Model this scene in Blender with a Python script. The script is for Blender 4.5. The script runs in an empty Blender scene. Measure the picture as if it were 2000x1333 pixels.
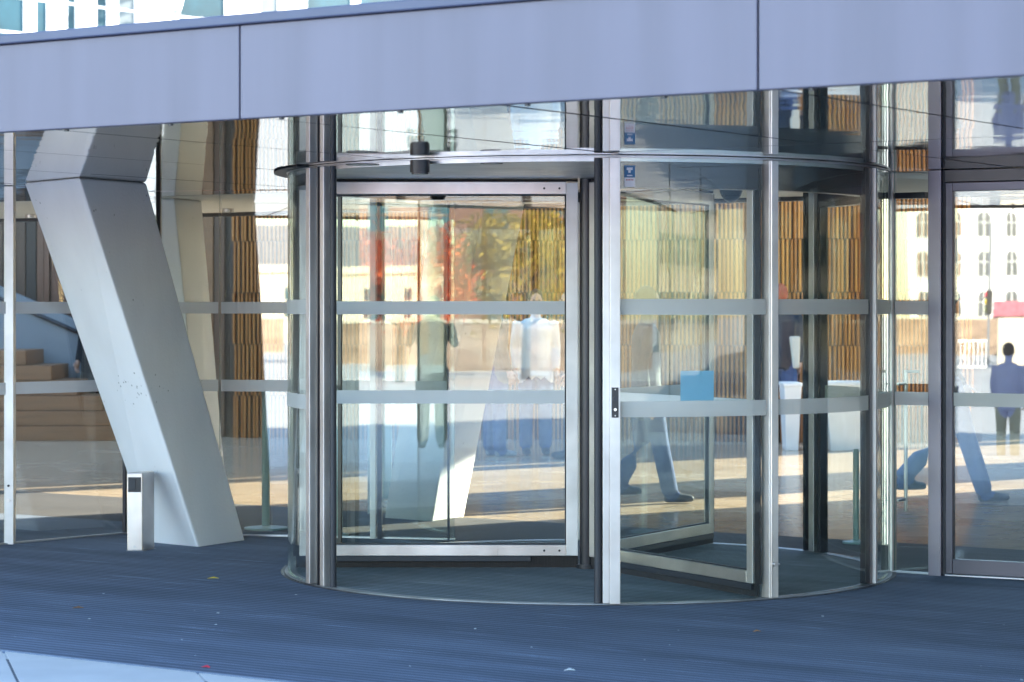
import bpy, bmesh, math, random
from mathutils import Vector, Matrix, Euler
random.seed(7)
R = math.radians
C = bpy.context.scene.collection
scene = bpy.context.scene

# ------------------------------------------------------------------ camera, sky, sun, exposure
EYE, F, HORIZ = 1.55, 4790.0, 600.0          # eye height, focal length in photo pixels, horizon row
cam = bpy.data.cameras.new('camera'); camo = bpy.data.objects.new('camera', cam); C.objects.link(camo)
camo.location = (0, 0, EYE); camo.rotation_euler = (R(90), 0, 0)
cam.sensor_width = 36.0; cam.lens = 36.0 * F / 2000.0; cam.shift_y = -(666.5 - HORIZ) / 2000.0
cam.clip_start = 0.2; cam.clip_end = 1500.0
cam.dof.use_dof = True; cam.dof.focus_distance = 14.6; cam.dof.aperture_fstop = 4.0
scene.camera = camo
SUN_EL = R(19); SX, SY = 0.80, 0.60
world = bpy.data.worlds.new('World'); scene.world = world; world.use_nodes = True
wn = world.node_tree.nodes; wl = world.node_tree.links
sky = wn.new('ShaderNodeTexSky'); sky.sky_type = 'NISHITA'; sky.sun_disc = False
sky.sun_elevation = SUN_EL; sky.sun_rotation = math.atan2(SX, SY)
sky.air_density = 1.0; sky.dust_density = 0.4; sky.ozone_density = 1.6
wn['Background'].inputs['Strength'].default_value = 0.15
wl.new(sky.outputs[0], wn['Background'].inputs['Color'])
sl = bpy.data.lights.new('sun', 'SUN'); sl.energy = 5.0; sl.angle = R(0.5); sl.color = (1.0, 0.9, 0.76)
so = bpy.data.objects.new('sun', sl); C.objects.link(so)
SD = Vector((SX * math.cos(SUN_EL), SY * math.cos(SUN_EL), math.sin(SUN_EL)))
so.rotation_euler = (-SD).to_track_quat('-Z', 'Y').to_euler(); so.location = (20, 15, 20)
scene.view_settings.view_transform = 'Standard'; scene.view_settings.look = 'None'
scene.view_settings.exposure = 2.95; scene.view_settings.gamma = 1.0
scene.render.engine = 'CYCLES'
cy = scene.cycles
cy.max_bounces = 14; cy.transparent_max_bounces = 40; cy.glossy_bounces = 8; cy.diffuse_bounces = 4; cy.transmission_bounces = 8
cy.use_denoising = True; cy.sample_clamp_indirect = 8.0
cy.caustics_reflective = False; cy.caustics_refractive = False

# ------------------------------------------------------------------ materials
MATS = {}
def newmat(name):
    m = bpy.data.materials.new(name); m.use_nodes = True; MATS[name] = m
    nt = m.node_tree; return m, nt.nodes, nt.links, nt.nodes['Principled BSDF']
def texco(n, l, scale=(1, 1, 1), rot=(0, 0, 0), kind='Object'):
    t = n.new('ShaderNodeTexCoord'); mp = n.new('ShaderNodeMapping')
    mp.inputs['Scale'].default_value = scale; mp.inputs['Rotation'].default_value = rot
    l.new(t.outputs[kind], mp.inputs['Vector']); return mp.outputs['Vector']
def plain(name, col, rough=0.6, metal=0.0, var=0.12, scale=(3, 3, 3), bump=0.0, bscale=40.0, spec=0.5):
    m, n, l, b = newmat(name)
    b.inputs['Roughness'].default_value = rough; b.inputs['Metallic'].default_value = metal
    b.inputs['Specular IOR Level'].default_value = spec
    v = texco(n, l, scale)
    no = n.new('ShaderNodeTexNoise'); no.inputs['Scale'].default_value = 1.0; no.inputs['Detail'].default_value = 6
    l.new(v, no.inputs['Vector'])
    cr = n.new('ShaderNodeValToRGB')
    cr.color_ramp.elements[0].position = 0.3; cr.color_ramp.elements[1].position = 0.7
    cr.color_ramp.elements[0].color = (*[c * (1 - var) for c in col], 1)
    cr.color_ramp.elements[1].color = (*[min(1, c * (1 + var)) for c in col], 1)
    l.new(no.outputs['Fac'], cr.inputs['Fac']); l.new(cr.outputs['Color'], b.inputs['Base Color'])
    if bump:
        n2 = n.new('ShaderNodeTexNoise'); n2.inputs['Scale'].default_value = bscale; n2.inputs['Detail'].default_value = 5
        l.new(texco(n, l), n2.inputs['Vector'])
        bp = n.new('ShaderNodeBump'); bp.inputs['Strength'].default_value = bump; bp.inputs['Distance'].default_value = 0.01
        l.new(n2.outputs['Fac'], bp.inputs['Height']); l.new(bp.outputs['Normal'], b.inputs['Normal'])
    return m
def brushed(name, col, rough=0.3, axis='z', var=0.15):
    m, n, l, b = newmat(name)
    b.inputs['Metallic'].default_value = 1.0
    sc = {'z': (60, 60, 1.5), 'x': (1.5, 60, 60)}[axis]
    no = n.new('ShaderNodeTexNoise'); no.inputs['Scale'].default_value = 1.0; no.inputs['Detail'].default_value = 4
    l.new(texco(n, l, sc), no.inputs['Vector'])
    n2 = n.new('ShaderNodeTexNoise'); n2.inputs['Scale'].default_value = 3.0; n2.inputs['Detail'].default_value = 4
    l.new(texco(n, l), n2.inputs['Vector'])
    ad = n.new('ShaderNodeMath'); ad.operation = 'MULTIPLY_ADD'; ad.inputs[1].default_value = 0.18; ad.inputs[2].default_value = rough - 0.12
    l.new(no.outputs['Fac'], ad.inputs[0])
    a2 = n.new('ShaderNodeMath'); a2.operation = 'MULTIPLY_ADD'; a2.inputs[1].default_value = 0.12; l.new(n2.outputs['Fac'], a2.inputs[0]); l.new(ad.outputs[0], a2.inputs[2])
    l.new(a2.outputs[0], b.inputs['Roughness'])
    cr = n.new('ShaderNodeValToRGB'); cr.color_ramp.elements[0].color = (*[c * (1 - var) for c in col], 1); cr.color_ramp.elements[1].color = (*[min(1, c * (1 + var)) for c in col], 1)
    cr.color_ramp.elements[0].position = 0.35; cr.color_ramp.elements[1].position = 0.65
    l.new(n2.outputs['Fac'], cr.inputs['Fac']); l.new(cr.outputs['Color'], b.inputs['Base Color'])
    return m
def glass(name, tint, ior=1.55, wave=0.0, wscale=1.2, stretch=(1, 1, 0.4)):
    m, n, l, b = newmat(name); n.remove(b)
    out = n['Material Output']
    tr = n.new('ShaderNodeBsdfTransparent'); tr.inputs['Color'].default_value = (*tint, 1)
    gl = n.new('ShaderNodeBsdfGlossy'); gl.inputs['Roughness'].default_value = 0.0; gl.inputs['Color'].default_value = (0.97, 1.0, 0.99, 1)
    # Schlick reflectance from the angle of view, the same on both faces of the pane
    f0 = ((ior - 1) / (ior + 1)) ** 2
    ge = n.new('ShaderNodeNewGeometry'); dt = n.new('ShaderNodeVectorMath'); dt.operation = 'DOT_PRODUCT'
    l.new(ge.outputs['Incoming'], dt.inputs[0]); l.new(ge.outputs['Normal'], dt.inputs[1])
    ab = n.new('ShaderNodeMath'); ab.operation = 'ABSOLUTE'; l.new(dt.outputs['Value'], ab.inputs[0])
    om = n.new('ShaderNodeMath'); om.operation = 'SUBTRACT'; om.inputs[0].default_value = 1.0; l.new(ab.outputs[0], om.inputs[1])
    pwr = n.new('ShaderNodeMath'); pwr.operation = 'POWER'; pwr.inputs[1].default_value = 5.0; l.new(om.outputs[0], pwr.inputs[0])
    fr = n.new('ShaderNodeMath'); fr.operation = 'MULTIPLY_ADD'; fr.inputs[1].default_value = 1 - f0; fr.inputs[2].default_value = f0; l.new(pwr.outputs[0], fr.inputs[0])
    mx = n.new('ShaderNodeMixShader')
    if wave:
        no = n.new('ShaderNodeTexNoise'); no.inputs['Scale'].default_value = wscale; no.inputs['Detail'].default_value = 1.5
        l.new(texco(n, l, stretch), no.inputs['Vector'])
        bp = n.new('ShaderNodeBump'); bp.inputs['Strength'].default_value = 1.0; bp.inputs['Distance'].default_value = wave
        l.new(no.outputs['Fac'], bp.inputs['Height']); l.new(bp.outputs['Normal'], gl.inputs['Normal'])
    l.new(fr.outputs[0], mx.inputs[0]); l.new(tr.outputs[0], mx.inputs[1]); l.new(gl.outputs[0], mx.inputs[2])
    l.new(mx.outputs[0], out.inputs['Surface'])
    return m
def frosted(name, col, alpha):
    m, n, l, b = newmat(name)
    b.inputs['Base Color'].default_value = (*col, 1); b.inputs['Roughness'].default_value = 0.5
    b.inputs['Alpha'].default_value = alpha
    return m

plain('fascia', (0.104, 0.092, 0.124), rough=0.45, metal=0.1, var=0.09, scale=(5, 5, 0.5), bump=0.05, bscale=2.0)
plain('fascia_lip', (0.05, 0.055, 0.10), rough=0.45, var=0.1)
brushed('steel', (0.62, 0.58, 0.56), rough=0.30)
brushed('threshold_steel', (0.34, 0.35, 0.37), rough=0.5, axis='x', var=0.3)
brushed('steel_soft', (0.55, 0.54, 0.55), rough=0.40)
brushed('post_steel', (0.60, 0.56, 0.54), rough=0.46)
plain('rubber', (0.018, 0.019, 0.026), rough=0.5, var=0.2)
plain('dark_metal', (0.035, 0.034, 0.04), rough=0.3, var=0.2, metal=0.4)
plain('door_frame', (0.10, 0.095, 0.12), rough=0.35, metal=0.6, var=0.1)
plain('mullion_purple', (0.22, 0.2, 0.24), rough=0.35, metal=0.6, var=0.1)
m = plain('concrete', (0.84, 0.83, 0.83), rough=0.75, var=0.06, scale=(2.2, 2.2, 1.0), bump=0.2, bscale=60)
n = m.node_tree.nodes; l = m.node_tree.links; b = n['Principled BSDF']
base = b.inputs['Base Color'].links[0].from_socket
vo = n.new('ShaderNodeTexVoronoi'); vo.inputs['Scale'].default_value = 26.0; l.new(texco(n, l), vo.inputs['Vector'])
n4 = n.new('ShaderNodeTexNoise'); n4.inputs['Scale'].default_value = 3.5; n4.inputs['Detail'].default_value = 2; l.new(texco(n, l), n4.inputs['Vector'])
r1 = n.new('ShaderNodeMapRange'); r1.inputs[1].default_value = 0.20; r1.inputs[2].default_value = 0.13; l.new(vo.outputs['Distance'], r1.inputs[0])
r2 = n.new('ShaderNodeMapRange'); r2.inputs[1].default_value = 0.62; r2.inputs[2].default_value = 0.68; l.new(n4.outputs['Fac'], r2.inputs[0])
mu = n.new('ShaderNodeMath'); mu.operation = 'MULTIPLY'; l.new(r1.outputs[0], mu.inputs[0]); l.new(r2.outputs[0], mu.inputs[1])
mx = n.new('ShaderNodeMixRGB'); mx.inputs[2].default_value = (0.35, 0.34, 0.33, 1); l.new(mu.outputs[0], mx.inputs[0]); l.new(base, mx.inputs[1]); l.new(mx.outputs[0], b.inputs['Base Color'])
plain('stair_grey', (0.22, 0.24, 0.26), rough=0.7, var=0.08)
plain('plaster', (0.72, 0.72, 0.70), rough=0.8, var=0.05)
plain('ceiling_white', (0.62, 0.62, 0.58), rough=0.7, var=0.05)
plain('brush', (0.03, 0.024, 0.022), rough=0.95, var=0.5, scale=(250, 250, 3), bump=0.5, bscale=200)
plain('dark_wall', (0.038, 0.021, 0.013), rough=0.5, var=0.35, scale=(5, 5, 0.6))
plain('oak', (0.24, 0.11, 0.045), rough=0.5, var=0.2, scale=(2, 14, 14))
plain('board_brown', (0.10, 0.045, 0.022), rough=0.45, var=0.25, scale=(9, 9, 0.8))
plain('board_red', (0.16, 0.06, 0.028), rough=0.4, var=0.25, scale=(9, 9, 0.8))
plain('black_plastic', (0.012, 0.013, 0.017), rough=0.35, var=0.1)
plain('teal_paint', (0.42, 0.60, 0.60), rough=0.35, var=0.06)
plain('white_paint', (0.78, 0.78, 0.77), rough=0.55, var=0.05)
plain('sticker_blue', (0.012, 0.13, 0.30), rough=0.4, var=0.05)
plain('sticker_white', (0.75, 0.74, 0.78), rough=0.5, var=0.04)
plain('sticker_red', (0.45, 0.10, 0.10), rough=0.5, var=0.1)
plain('blue_sheet', (0.16, 0.42, 0.62), rough=0.6, var=0.05)
plain('stone_cream', (0.62, 0.55, 0.44), rough=0.8, var=0.12, scale=(0.5, 0.5, 0.5))
plain('stone_white', (0.80, 0.78, 0.74), rough=0.8, var=0.06, scale=(0.5, 0.5, 0.5))
plain('brick', (0.21, 0.10, 0.065), rough=0.85, var=0.25, scale=(2, 2, 6))
plain('quay_stone', (0.33, 0.24, 0.18), rough=0.9, var=0.3, scale=(0.8, 0.8, 2.5))
plain('roof_grey', (0.22, 0.23, 0.25), rough=0.6, var=0.1)
plain('far_glass', (0.03, 0.10, 0.13), rough=0.12, var=0.25, scale=(0.4, 0.4, 0.4))
plain('old_glass', (0.10, 0.115, 0.125), rough=0.25, var=0.5, scale=(0.3, 0.3, 0.3))
plain('far_teal', (0.008, 0.045, 0.065), rough=0.35, var=0.35, scale=(0.7, 0.7, 0.7), spec=0.15)
plain('far_pale', (0.10, 0.125, 0.135), rough=0.4, var=0.1, spec=0.15)
plain('bark', (0.07, 0.05, 0.035), rough=0.95, var=0.3, scale=(6, 6, 2))
plain('leaf_orange', (0.62, 0.10, 0.015), rough=0.7, var=0.35, scale=(4, 4, 4))
plain('leaf_yellow', (0.42, 0.30, 0.03), rough=0.7, var=0.35, scale=(4, 4, 4))
plain('leaf_green', (0.10, 0.12, 0.03), rough=0.7, var=0.35, scale=(4, 4, 4))
plain('jeans', (0.028, 0.058, 0.165), rough=0.9, var=0.2, scale=(12, 12, 6), bump=1.0, bscale=9)
plain('navy', (0.012, 0.018, 0.035), rough=0.9, var=0.2, bump=1.0, bscale=9)
plain('black_cloth', (0.010, 0.011, 0.014), rough=0.9, var=0.2, bump=1.0, bscale=9)
plain('blue_coat', (0.03, 0.12, 0.42), rough=0.8, var=0.15, bump=1.0, bscale=9)
plain('white_shirt', (0.78, 0.76, 0.74), rough=0.85, var=0.06, bump=1.0, bscale=9)
plain('lavender', (0.46, 0.45, 0.62), rough=0.85, var=0.1, bump=1.0, bscale=9)
plain('khaki', (0.48, 0.42, 0.28), rough=0.9, var=0.1, bump=1.0, bscale=9)
plain('grey_cloth', (0.10, 0.12, 0.13), rough=0.9, var=0.2, bump=1.0, bscale=9)
plain('skin', (0.55, 0.32, 0.23), rough=0.55, var=0.06)
plain('hair_dark', (0.03, 0.018, 0.012), rough=0.6, var=0.3, scale=(60, 60, 10))
plain('hair_red', (0.30, 0.05, 0.02), rough=0.6, var=0.3, scale=(60, 60, 10))
plain('shoe_dark', (0.02, 0.02, 0.024), rough=0.6, var=0.2)
plain('shoe_grey', (0.20, 0.22, 0.24), rough=0.7, var=0.3, scale=(30, 30, 30))
plain('cream_bag', (0.62, 0.56, 0.45), rough=0.8, var=0.06)
plain('yellow_leaf', (0.55, 0.42, 0.06), rough=0.8)
plain('red_scrap', (0.55, 0.03, 0.06), rough=0.7)
plain('awning_pink', (0.50, 0.16, 0.20), rough=0.8, var=0.25, scale=(6, 6, 6))
plain('brown_leaf', (0.22, 0.12, 0.06), rough=0.8)
plain('pale_grit', (0.55, 0.6, 0.62), rough=0.8)
plain('metal_black', (0.02, 0.02, 0.02), rough=0.4, metal=0.5)
glass('pane', (0.92, 0.955, 0.93), ior=1.9, wave=0.0011)
glass('pane_flat', (0.94, 0.965, 0.945), ior=1.75, wave=0.0008)
glass('pane_drum', (0.93, 0.955, 0.94), ior=1.42, wave=0.0014, wscale=1.6, stretch=(1, 1, 0.25))
glass('pane_wavy', (0.92, 0.95, 0.93), ior=2.1, wave=0.0022, wscale=1.5, stretch=(1.5, 1.5, 0.2))
plain('glass_edge', (0.10, 0.24, 0.22), rough=0.15, var=0.1)
frosted('frost', (0.88, 0.88, 0.90), 0.62)
frosted('frost_dim', (0.62, 0.62, 0.60), 0.62)
# mirror-polished soffit with faint waviness
m, n, l, b = newmat('mirror')
b.inputs['Base Color'].default_value = (0.80, 0.80, 0.79, 1); b.inputs['Metallic'].default_value = 1.0; b.inputs['Roughness'].default_value = 0.035
no = n.new('ShaderNodeTexNoise'); no.inputs['Scale'].default_value = 1.3; no.inputs['Detail'].default_value = 2
l.new(texco(n, l), no.inputs['Vector'])
bp = n.new('ShaderNodeBump'); bp.inputs['Strength'].default_value = 1.0; bp.inputs['Distance'].default_value = 0.003
l.new(no.outputs['Fac'], bp.inputs['Height']); l.new(bp.outputs['Normal'], b.inputs['Normal'])
FANG = math.atan2(-0.558, 0.83)      # direction of the facade line
# ribbed entrance mat
def mat_material(name, c0, c1):
    m, n, l, b = newmat(name)
    v = texco(n, l, rot=(0, 0, -FANG))
    w = n.new('ShaderNodeTexWave'); w.wave_type = 'BANDS'; w.bands_direction = 'Y'; w.inputs['Scale'].default_value = 5.5
    w.inputs['Distortion'].default_value = 0.25; w.inputs['Detail'].default_value = 2; w.inputs['Detail Scale'].default_value = 3
    l.new(v, w.inputs['Vector'])
    n1 = n.new('ShaderNodeTexNoise'); n1.inputs['Scale'].default_value = 1.0; n1.inputs['Detail'].default_value = 5
    mp = n.new('ShaderNodeMapping'); mp.inputs['Scale'].default_value = (0.5, 3.0, 1); l.new(v, mp.inputs['Vector']); l.new(mp.outputs[0], n1.inputs['Vector'])
    n2 = n.new('ShaderNodeTexNoise'); n2.inputs['Scale'].default_value = 90.0; n2.inputs['Detail'].default_value = 3; l.new(v, n2.inputs['Vector'])
    # long pale scuff lines along the ribs
    n3 = n.new('ShaderNodeTexNoise'); n3.inputs['Scale'].default_value = 1.0; n3.inputs['Detail'].default_value = 3
    mp3 = n.new('ShaderNodeMapping'); mp3.inputs['Scale'].default_value = (1.6, 75.0, 1); l.new(v, mp3.inputs['Vector']); l.new(mp3.outputs[0], n3.inputs['Vector'])
    r3 = n.new('ShaderNodeMapRange'); r3.inputs[1].default_value = 0.64; r3.inputs[2].default_value = 0.76; l.new(n3.outputs['Fac'], r3.inputs[0])
    mul = n.new('ShaderNodeMath'); mul.operation = 'MULTIPLY'; l.new(n1.outputs['Fac'], mul.inputs[0]); 
    ad = n.new('ShaderNodeMath'); ad.operation = 'MULTIPLY_ADD'; ad.inputs[1].default_value = 0.5; ad.inputs[2].default_value = 0.45; l.new(n2.outputs['Fac'], ad.inputs[0]); l.new(ad.outputs[0], mul.inputs[1])
    wv = n.new('ShaderNodeMath'); wv.operation = 'MULTIPLY_ADD'; wv.inputs[1].default_value = 0.35; l.new(w.outputs['Fac'], wv.inputs[0]); l.new(mul.outputs[0], wv.inputs[2])
    cr = n.new('ShaderNodeValToRGB'); cr.color_ramp.elements[0].color = (*c0, 1); cr.color_ramp.elements[1].color = (*c1, 1)
    cr.color_ramp.elements[0].position = 0.30; cr.color_ramp.elements[1].position = 0.78
    l.new(wv.outputs[0], cr.inputs['Fac'])
    mx = n.new('ShaderNodeMixRGB'); mx.inputs[2].default_value = (*[min(1, c * 2.6) for c in c1], 1)
    l.new(r3.outputs[0], mx.inputs[0]); l.new(cr.outputs[0], mx.inputs[1]); l.new(mx.outputs[0], b.inputs['Base Color'])
    b.inputs['Roughness'].default_value = 0.85; b.inputs['Specular IOR Level'].default_value = 0.3
    bp = n.new('ShaderNodeBump'); bp.inputs['Strength'].default_value = 0.6; bp.inputs['Distance'].default_value = 0.006
    l.new(wv.outputs[0], bp.inputs['Height']); l.new(bp.outputs['Normal'], b.inputs['Normal'])
mat_material('mat_blue', (0.072, 0.090, 0.125), (0.185, 0.230, 0.310))
mat_material('mat_drum', (0.10, 0.125, 0.14), (0.27, 0.315, 0.34))
mat_material('mat_inside', (0.030, 0.028, 0.028), (0.070, 0.064, 0.060))
# polished interior stone floor with plank joints
m, n, l, b = newmat('floor_polished')
v = texco(n, l, rot=(0, 0, -FANG))
br = n.new('ShaderNodeTexBrick'); br.inputs['Scale'].default_value = 1.0; br.inputs['Brick Width'].default_value = 1.2; br.inputs['Row Height'].default_value = 0.6; br.inputs['Mortar Size'].default_value = 0.006
br.inputs['Color1'].default_value = (0.48, 0.37, 0.25, 1); br.inputs['Color2'].default_value = (0.55, 0.43, 0.30, 1); br.inputs['Mortar'].default_value = (0.10, 0.08, 0.06, 1)
l.new(v, br.inputs['Vector'])
n1 = n.new('ShaderNodeTexNoise'); n1.inputs['Scale'].default_value = 2.5; n1.inputs['Detail'].default_value = 7; n1.inputs['Roughness'].default_value = 0.7; l.new(v, n1.inputs['Vector'])
mp = n.new('ShaderNodeMapRange'); mp.inputs[3].default_value = 0.6; mp.inputs[4].default_value = 1.4; l.new(n1.outputs['Fac'], mp.inputs[0])
mx = n.new('ShaderNodeMixRGB'); mx.blend_type = 'MULTIPLY'; mx.inputs[0].default_value = 1.0
l.new(br.outputs['Color'], mx.inputs[1]); l.new(mp.outputs[0], mx.inputs[2]); l.new(mx.outputs[0], b.inputs['Base Color'])
b.inputs['Roughness'].default_value = 0.17; b.inputs['Specular IOR Level'].default_value = 0.8
# paving and plaza
plain('paving', (0.56, 0.55, 0.54), rough=0.85, var=0.10, scale=(2.5, 2.5, 2.5), bump=0.12, bscale=90)
plain('paving_joint', (0.12, 0.13, 0.15), rough=0.9)
plain('plaza', (0.78, 0.765, 0.74), rough=0.9, var=0.08, scale=(0.35, 0.35, 0.35))
# slat oak with per-object colour variation
m, n, l, b = newmat('slat_oak')
oi = n.new('ShaderNodeObjectInfo'); v = texco(n, l, (30, 30, 1.5), kind='Object')
no = n.new('ShaderNodeTexNoise'); no.inputs['Scale'].default_value = 1; no.inputs['Detail'].default_value = 4; l.new(v, no.inputs['Vector'])
ad = n.new('ShaderNodeMath'); ad.operation = 'MULTIPLY_ADD'; ad.inputs[1].default_value = 0.45; l.new(oi.outputs['Random'], ad.inputs[0]); 
hf = n.new('ShaderNodeMath'); hf.operation = 'MULTIPLY'; hf.inputs[1].default_value = 0.6; l.new(no.outputs['Fac'], hf.inputs[0]); l.new(hf.outputs[0], ad.inputs[2])
cr = n.new('ShaderNodeValToRGB'); cr.color_ramp.elements[0].color = (0.36, 0.115, 0.014, 1); cr.color_ramp.elements[1].color = (0.70, 0.29, 0.045, 1)
cr.color_ramp.elements[0].position = 0.2; cr.color_ramp.elements[1].position = 0.85
l.new(ad.outputs[0], cr.inputs['Fac']); l.new(cr.outputs[0], b.inputs['Base Color']); b.inputs['Roughness'].default_value = 0.5

# ------------------------------------------------------------------ mesh helpers
class MB:
    def __init__(s): s.v = []; s.f = []; s.m = []; s.mats = []
    def mi(s, mat):
        if mat not in s.mats: s.mats.append(mat)
        return s.mats.index(mat)
    def add(s, vs, fs, mat):
        o = len(s.v); s.v += [tuple(p) for p in vs]; k = s.mi(mat)
        for f in fs: s.f.append(tuple(o + i for i in f)); s.m.append(k)
        return s
    def box(s, x0, x1, y0, y1, z0, z1, mat, M=None):
        vs = [Vector((x, y, z)) for z in (z0, z1) for y in (y0, y1) for x in (x0, x1)]
        if M is not None: vs = [M @ p for p in vs]
        return s.add(vs, [(0, 2, 3, 1), (4, 5, 7, 6), (0, 1, 5, 4), (2, 6, 7, 3), (0, 4, 6, 2), (1, 3, 7, 5)], mat)
    def prism(s, a, b2, mat):          # two matching polygons a (bottom), b2 (top), counter-clockwise from above
        k = len(a)
        fs = [tuple(range(k - 1, -1, -1)), tuple(range(k, 2 * k))] + [(i, (i + 1) % k, k + (i + 1) % k, k + i) for i in range(k)]
        return s.add(list(a) + list(b2), fs, mat)
    def tube(s, pts, rad, mat, seg=8):
        pts = [Vector(p) for p in pts]
        rad = rad if isinstance(rad, (list, tuple)) else [rad] * len(pts)
        vs = []; up = None
        for i, p in enumerate(pts):
            t = (pts[min(i + 1, len(pts) - 1)] - pts[max(i - 1, 0)]).normalized()
            ref = Vector((0, 0, 1)) if abs(t.z) < 0.9 else Vector((0, 1, 0))
            a = t.cross(ref).normalized(); c = t.cross(a).normalized()
            if t.z < -0.9: pass
            r = rad[i]; ra, rc = (r if isinstance(r, (list, tuple)) else (r, r))
            for k in range(seg):
                an = 2 * math.pi * k / seg; vs.append(p + a * ra * math.cos(an) + c * rc * math.sin(an))
        fs = [(i * seg + k, (i + 1) * seg + k, (i + 1) * seg + (k + 1) % seg, i * seg + (k + 1) % seg) for i in range(len(pts) - 1) for k in range(seg)]
        fs += [tuple(range(seg)), tuple(range((len(pts) - 1) * seg + seg - 1, (len(pts) - 1) * seg - 1, -1))]
        return s.add(vs, fs, mat)
    def ellipsoid(s, c, r, mat, seg=12, rings=8):
        vs = []; fs = []
        for i in range(rings + 1):
            t = math.pi * i / rings
            for k in range(seg):
                a = 2 * math.pi * k / seg
                vs.append((c[0] + r[0] * math.sin(t) * math.cos(a), c[1] + r[1] * math.sin(t) * math.sin(a), c[2] + r[2] * math.cos(t)))
        for i in range(rings):
            for k in range(seg): fs.append((i * seg + k, (i + 1) * seg + k, (i + 1) * seg + (k + 1) % seg, i * seg + (k + 1) % seg))
        return s.add(vs, fs, mat)
    def cyl(s, x, y, z0, z1, r, mat, seg=24, r2=None):
        r2 = r if r2 is None else r2
        a = [(x + r * math.cos(2 * math.pi * k / seg), y + r * math.sin(2 * math.pi * k / seg), z0) for k in range(seg)]
        b2 = [(x + r2 * math.cos(2 * math.pi * k / seg), y + r2 * math.sin(2 * math.pi * k / seg), z1) for k in range(seg)]
        return s.prism(a, b2, mat)
    def arc(s, cx, cy, r0, r1, a0, a1, z0, z1, mat, seg=None, edge=None):   # ring sector, angles in degrees
        seg = seg or max(4, int(abs(a1 - a0) / 2))
        full = abs(a1 - a0) >= 359.9
        vs = []
        for i in range(seg + (0 if full else 1)):
            a = R(a0 + (a1 - a0) * i / seg)
            for r in (r0, r1):
                for z in (z0, z1): vs.append((cx + r * math.cos(a), cy + r * math.sin(a), z))
        N = len(vs) // 4; fs = []; ef = []
        for i in range(seg):
            p = i * 4; q = ((i + 1) % N) * 4
            fs += [(p + 2, q + 2, q + 3, p + 3), (p, p + 1, q + 1, q)]
            ef += [(p + 1, p + 3, q + 3, q + 1), (p, q, q + 2, p + 2)]
        if not full: e = (N - 1) * 4; ef += [(0, 2, 3, 1), (e, e + 1, e + 3, e + 2)]
        if edge is None: return s.add(vs, fs + ef, mat)
        o = len(s.v); s.add(vs, fs, mat); k = s.mi(edge)
        for f in ef: s.f.append(tuple(o + i for i in f)); s.m.append(k)
        return s
    def build(s, name, parent=None, loc=None, rotz=0.0, smooth=False, bevel=0.0):
        me = bpy.data.meshes.new(name); me.from_pydata(s.v, [], s.f)
        for mt in s.mats: me.materials.append(MATS[mt])
        for p, k in zip(me.polygons, s.m): p.material_index = k; p.use_smooth = smooth
        me.update()
        o = bpy.data.objects.new(name, me); C.objects.link(o)
        if parent is not None: o.parent = parent
        if loc is not None: o.location = loc
        if rotz: o.rotation_euler = (0, 0, rotz)
        if bevel:
            bv = o.modifiers.new('bevel', 'BEVEL'); bv.width = bevel; bv.segments = 2; bv.limit_method = 'ANGLE'
        return o
def tag(o, label=None, cat=None, group=None, kind=None):
    if label: o['label'] = label
    if cat: o['category'] = cat
    if group: o['group'] = group
    if kind: o['kind'] = kind
    return o
def empty(name, loc=(0, 0, 0), rotz=0.0):
    o = bpy.data.objects.new(name, None); C.objects.link(o); o.location = loc; o.rotation_euler = (0, 0, rotz); return o
def child(o, parent): o.parent = parent; return o
def smooth_angle(o, deg=40):
    o.data.polygons.foreach_set('use_smooth', [True] * len(o.data.polygons))
    if hasattr(o.data, 'set_sharp_from_angle'): o.data.set_sharp_from_angle(angle=R(deg))
    return o
# photo pixel -> world
def gp(px, py, z=0.0): Y = F * (EYE - z) / (py - HORIZ); return Vector(((px - 1000) / F * Y, Y, z))
def at(px, py, Y): return Vector(((px - 1000) / F * Y, Y, EYE - (py - HORIZ) / F * Y))
# facade frame: s along the front (to the right, towards us), w into the building
ZS = 2.34
FO = Vector((-1.127, 10.145)); FD = Vector((0.83, -0.558)); FN = Vector((0.558, 0.83))
def fw(s, w, z=0.0): p = FO + FD * s + FN * w; return Vector((p.x, p.y, z))
def fmat(s=0, w=0, z=0): return Matrix.Translation(fw(s, w, z)) @ Matrix.Rotation(FANG, 4, 'Z')   # local x = s, y = w
def seg_matrix(p, q):
    a = math.atan2(q[1] - p[1], q[0] - p[0]); return Matrix.Translation((p[0], p[1], 0)) @ Matrix.Rotation(a, 4, 'Z'), math.hypot(q[0] - p[0], q[1] - p[1])
ZU, ZL, HS = 1.545, 1.018, 0.039     # marking strips: centres and half height

# ------------------------------------------------------------------ ground
DROP = -0.75
def ground_z(x, y):
    w = (Vector((x, y)) - FO).dot(FN)
    t = min(1, max(0, (-w - 5) / 14.0)); return -0.012 + (DROP + 0.012) * t * t * (3 - 2 * t)
g = MB()
xs = [-400, -200, -100, -60] + [-50 + 2 * i for i in range(51)] + [60, 100, 200, 400]
ys = [-400, -200, -100, -60] + [-50 + 2 * i for i in range(51)] + [60, 100, 200, 400]
g.add([(x, y, ground_z(x, y)) for y in ys for x in xs], [(j * len(xs) + i, j * len(xs) + i + 1, (j + 1) * len(xs) + i + 1, (j + 1) * len(xs) + i) for j in range(len(ys) - 1) for i in range(len(xs) - 1)], 'plaza')
gr = g.build('plaza_ground', smooth=True); tag(gr, 'pale stone plaza ground around the building', kind='structure')
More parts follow.
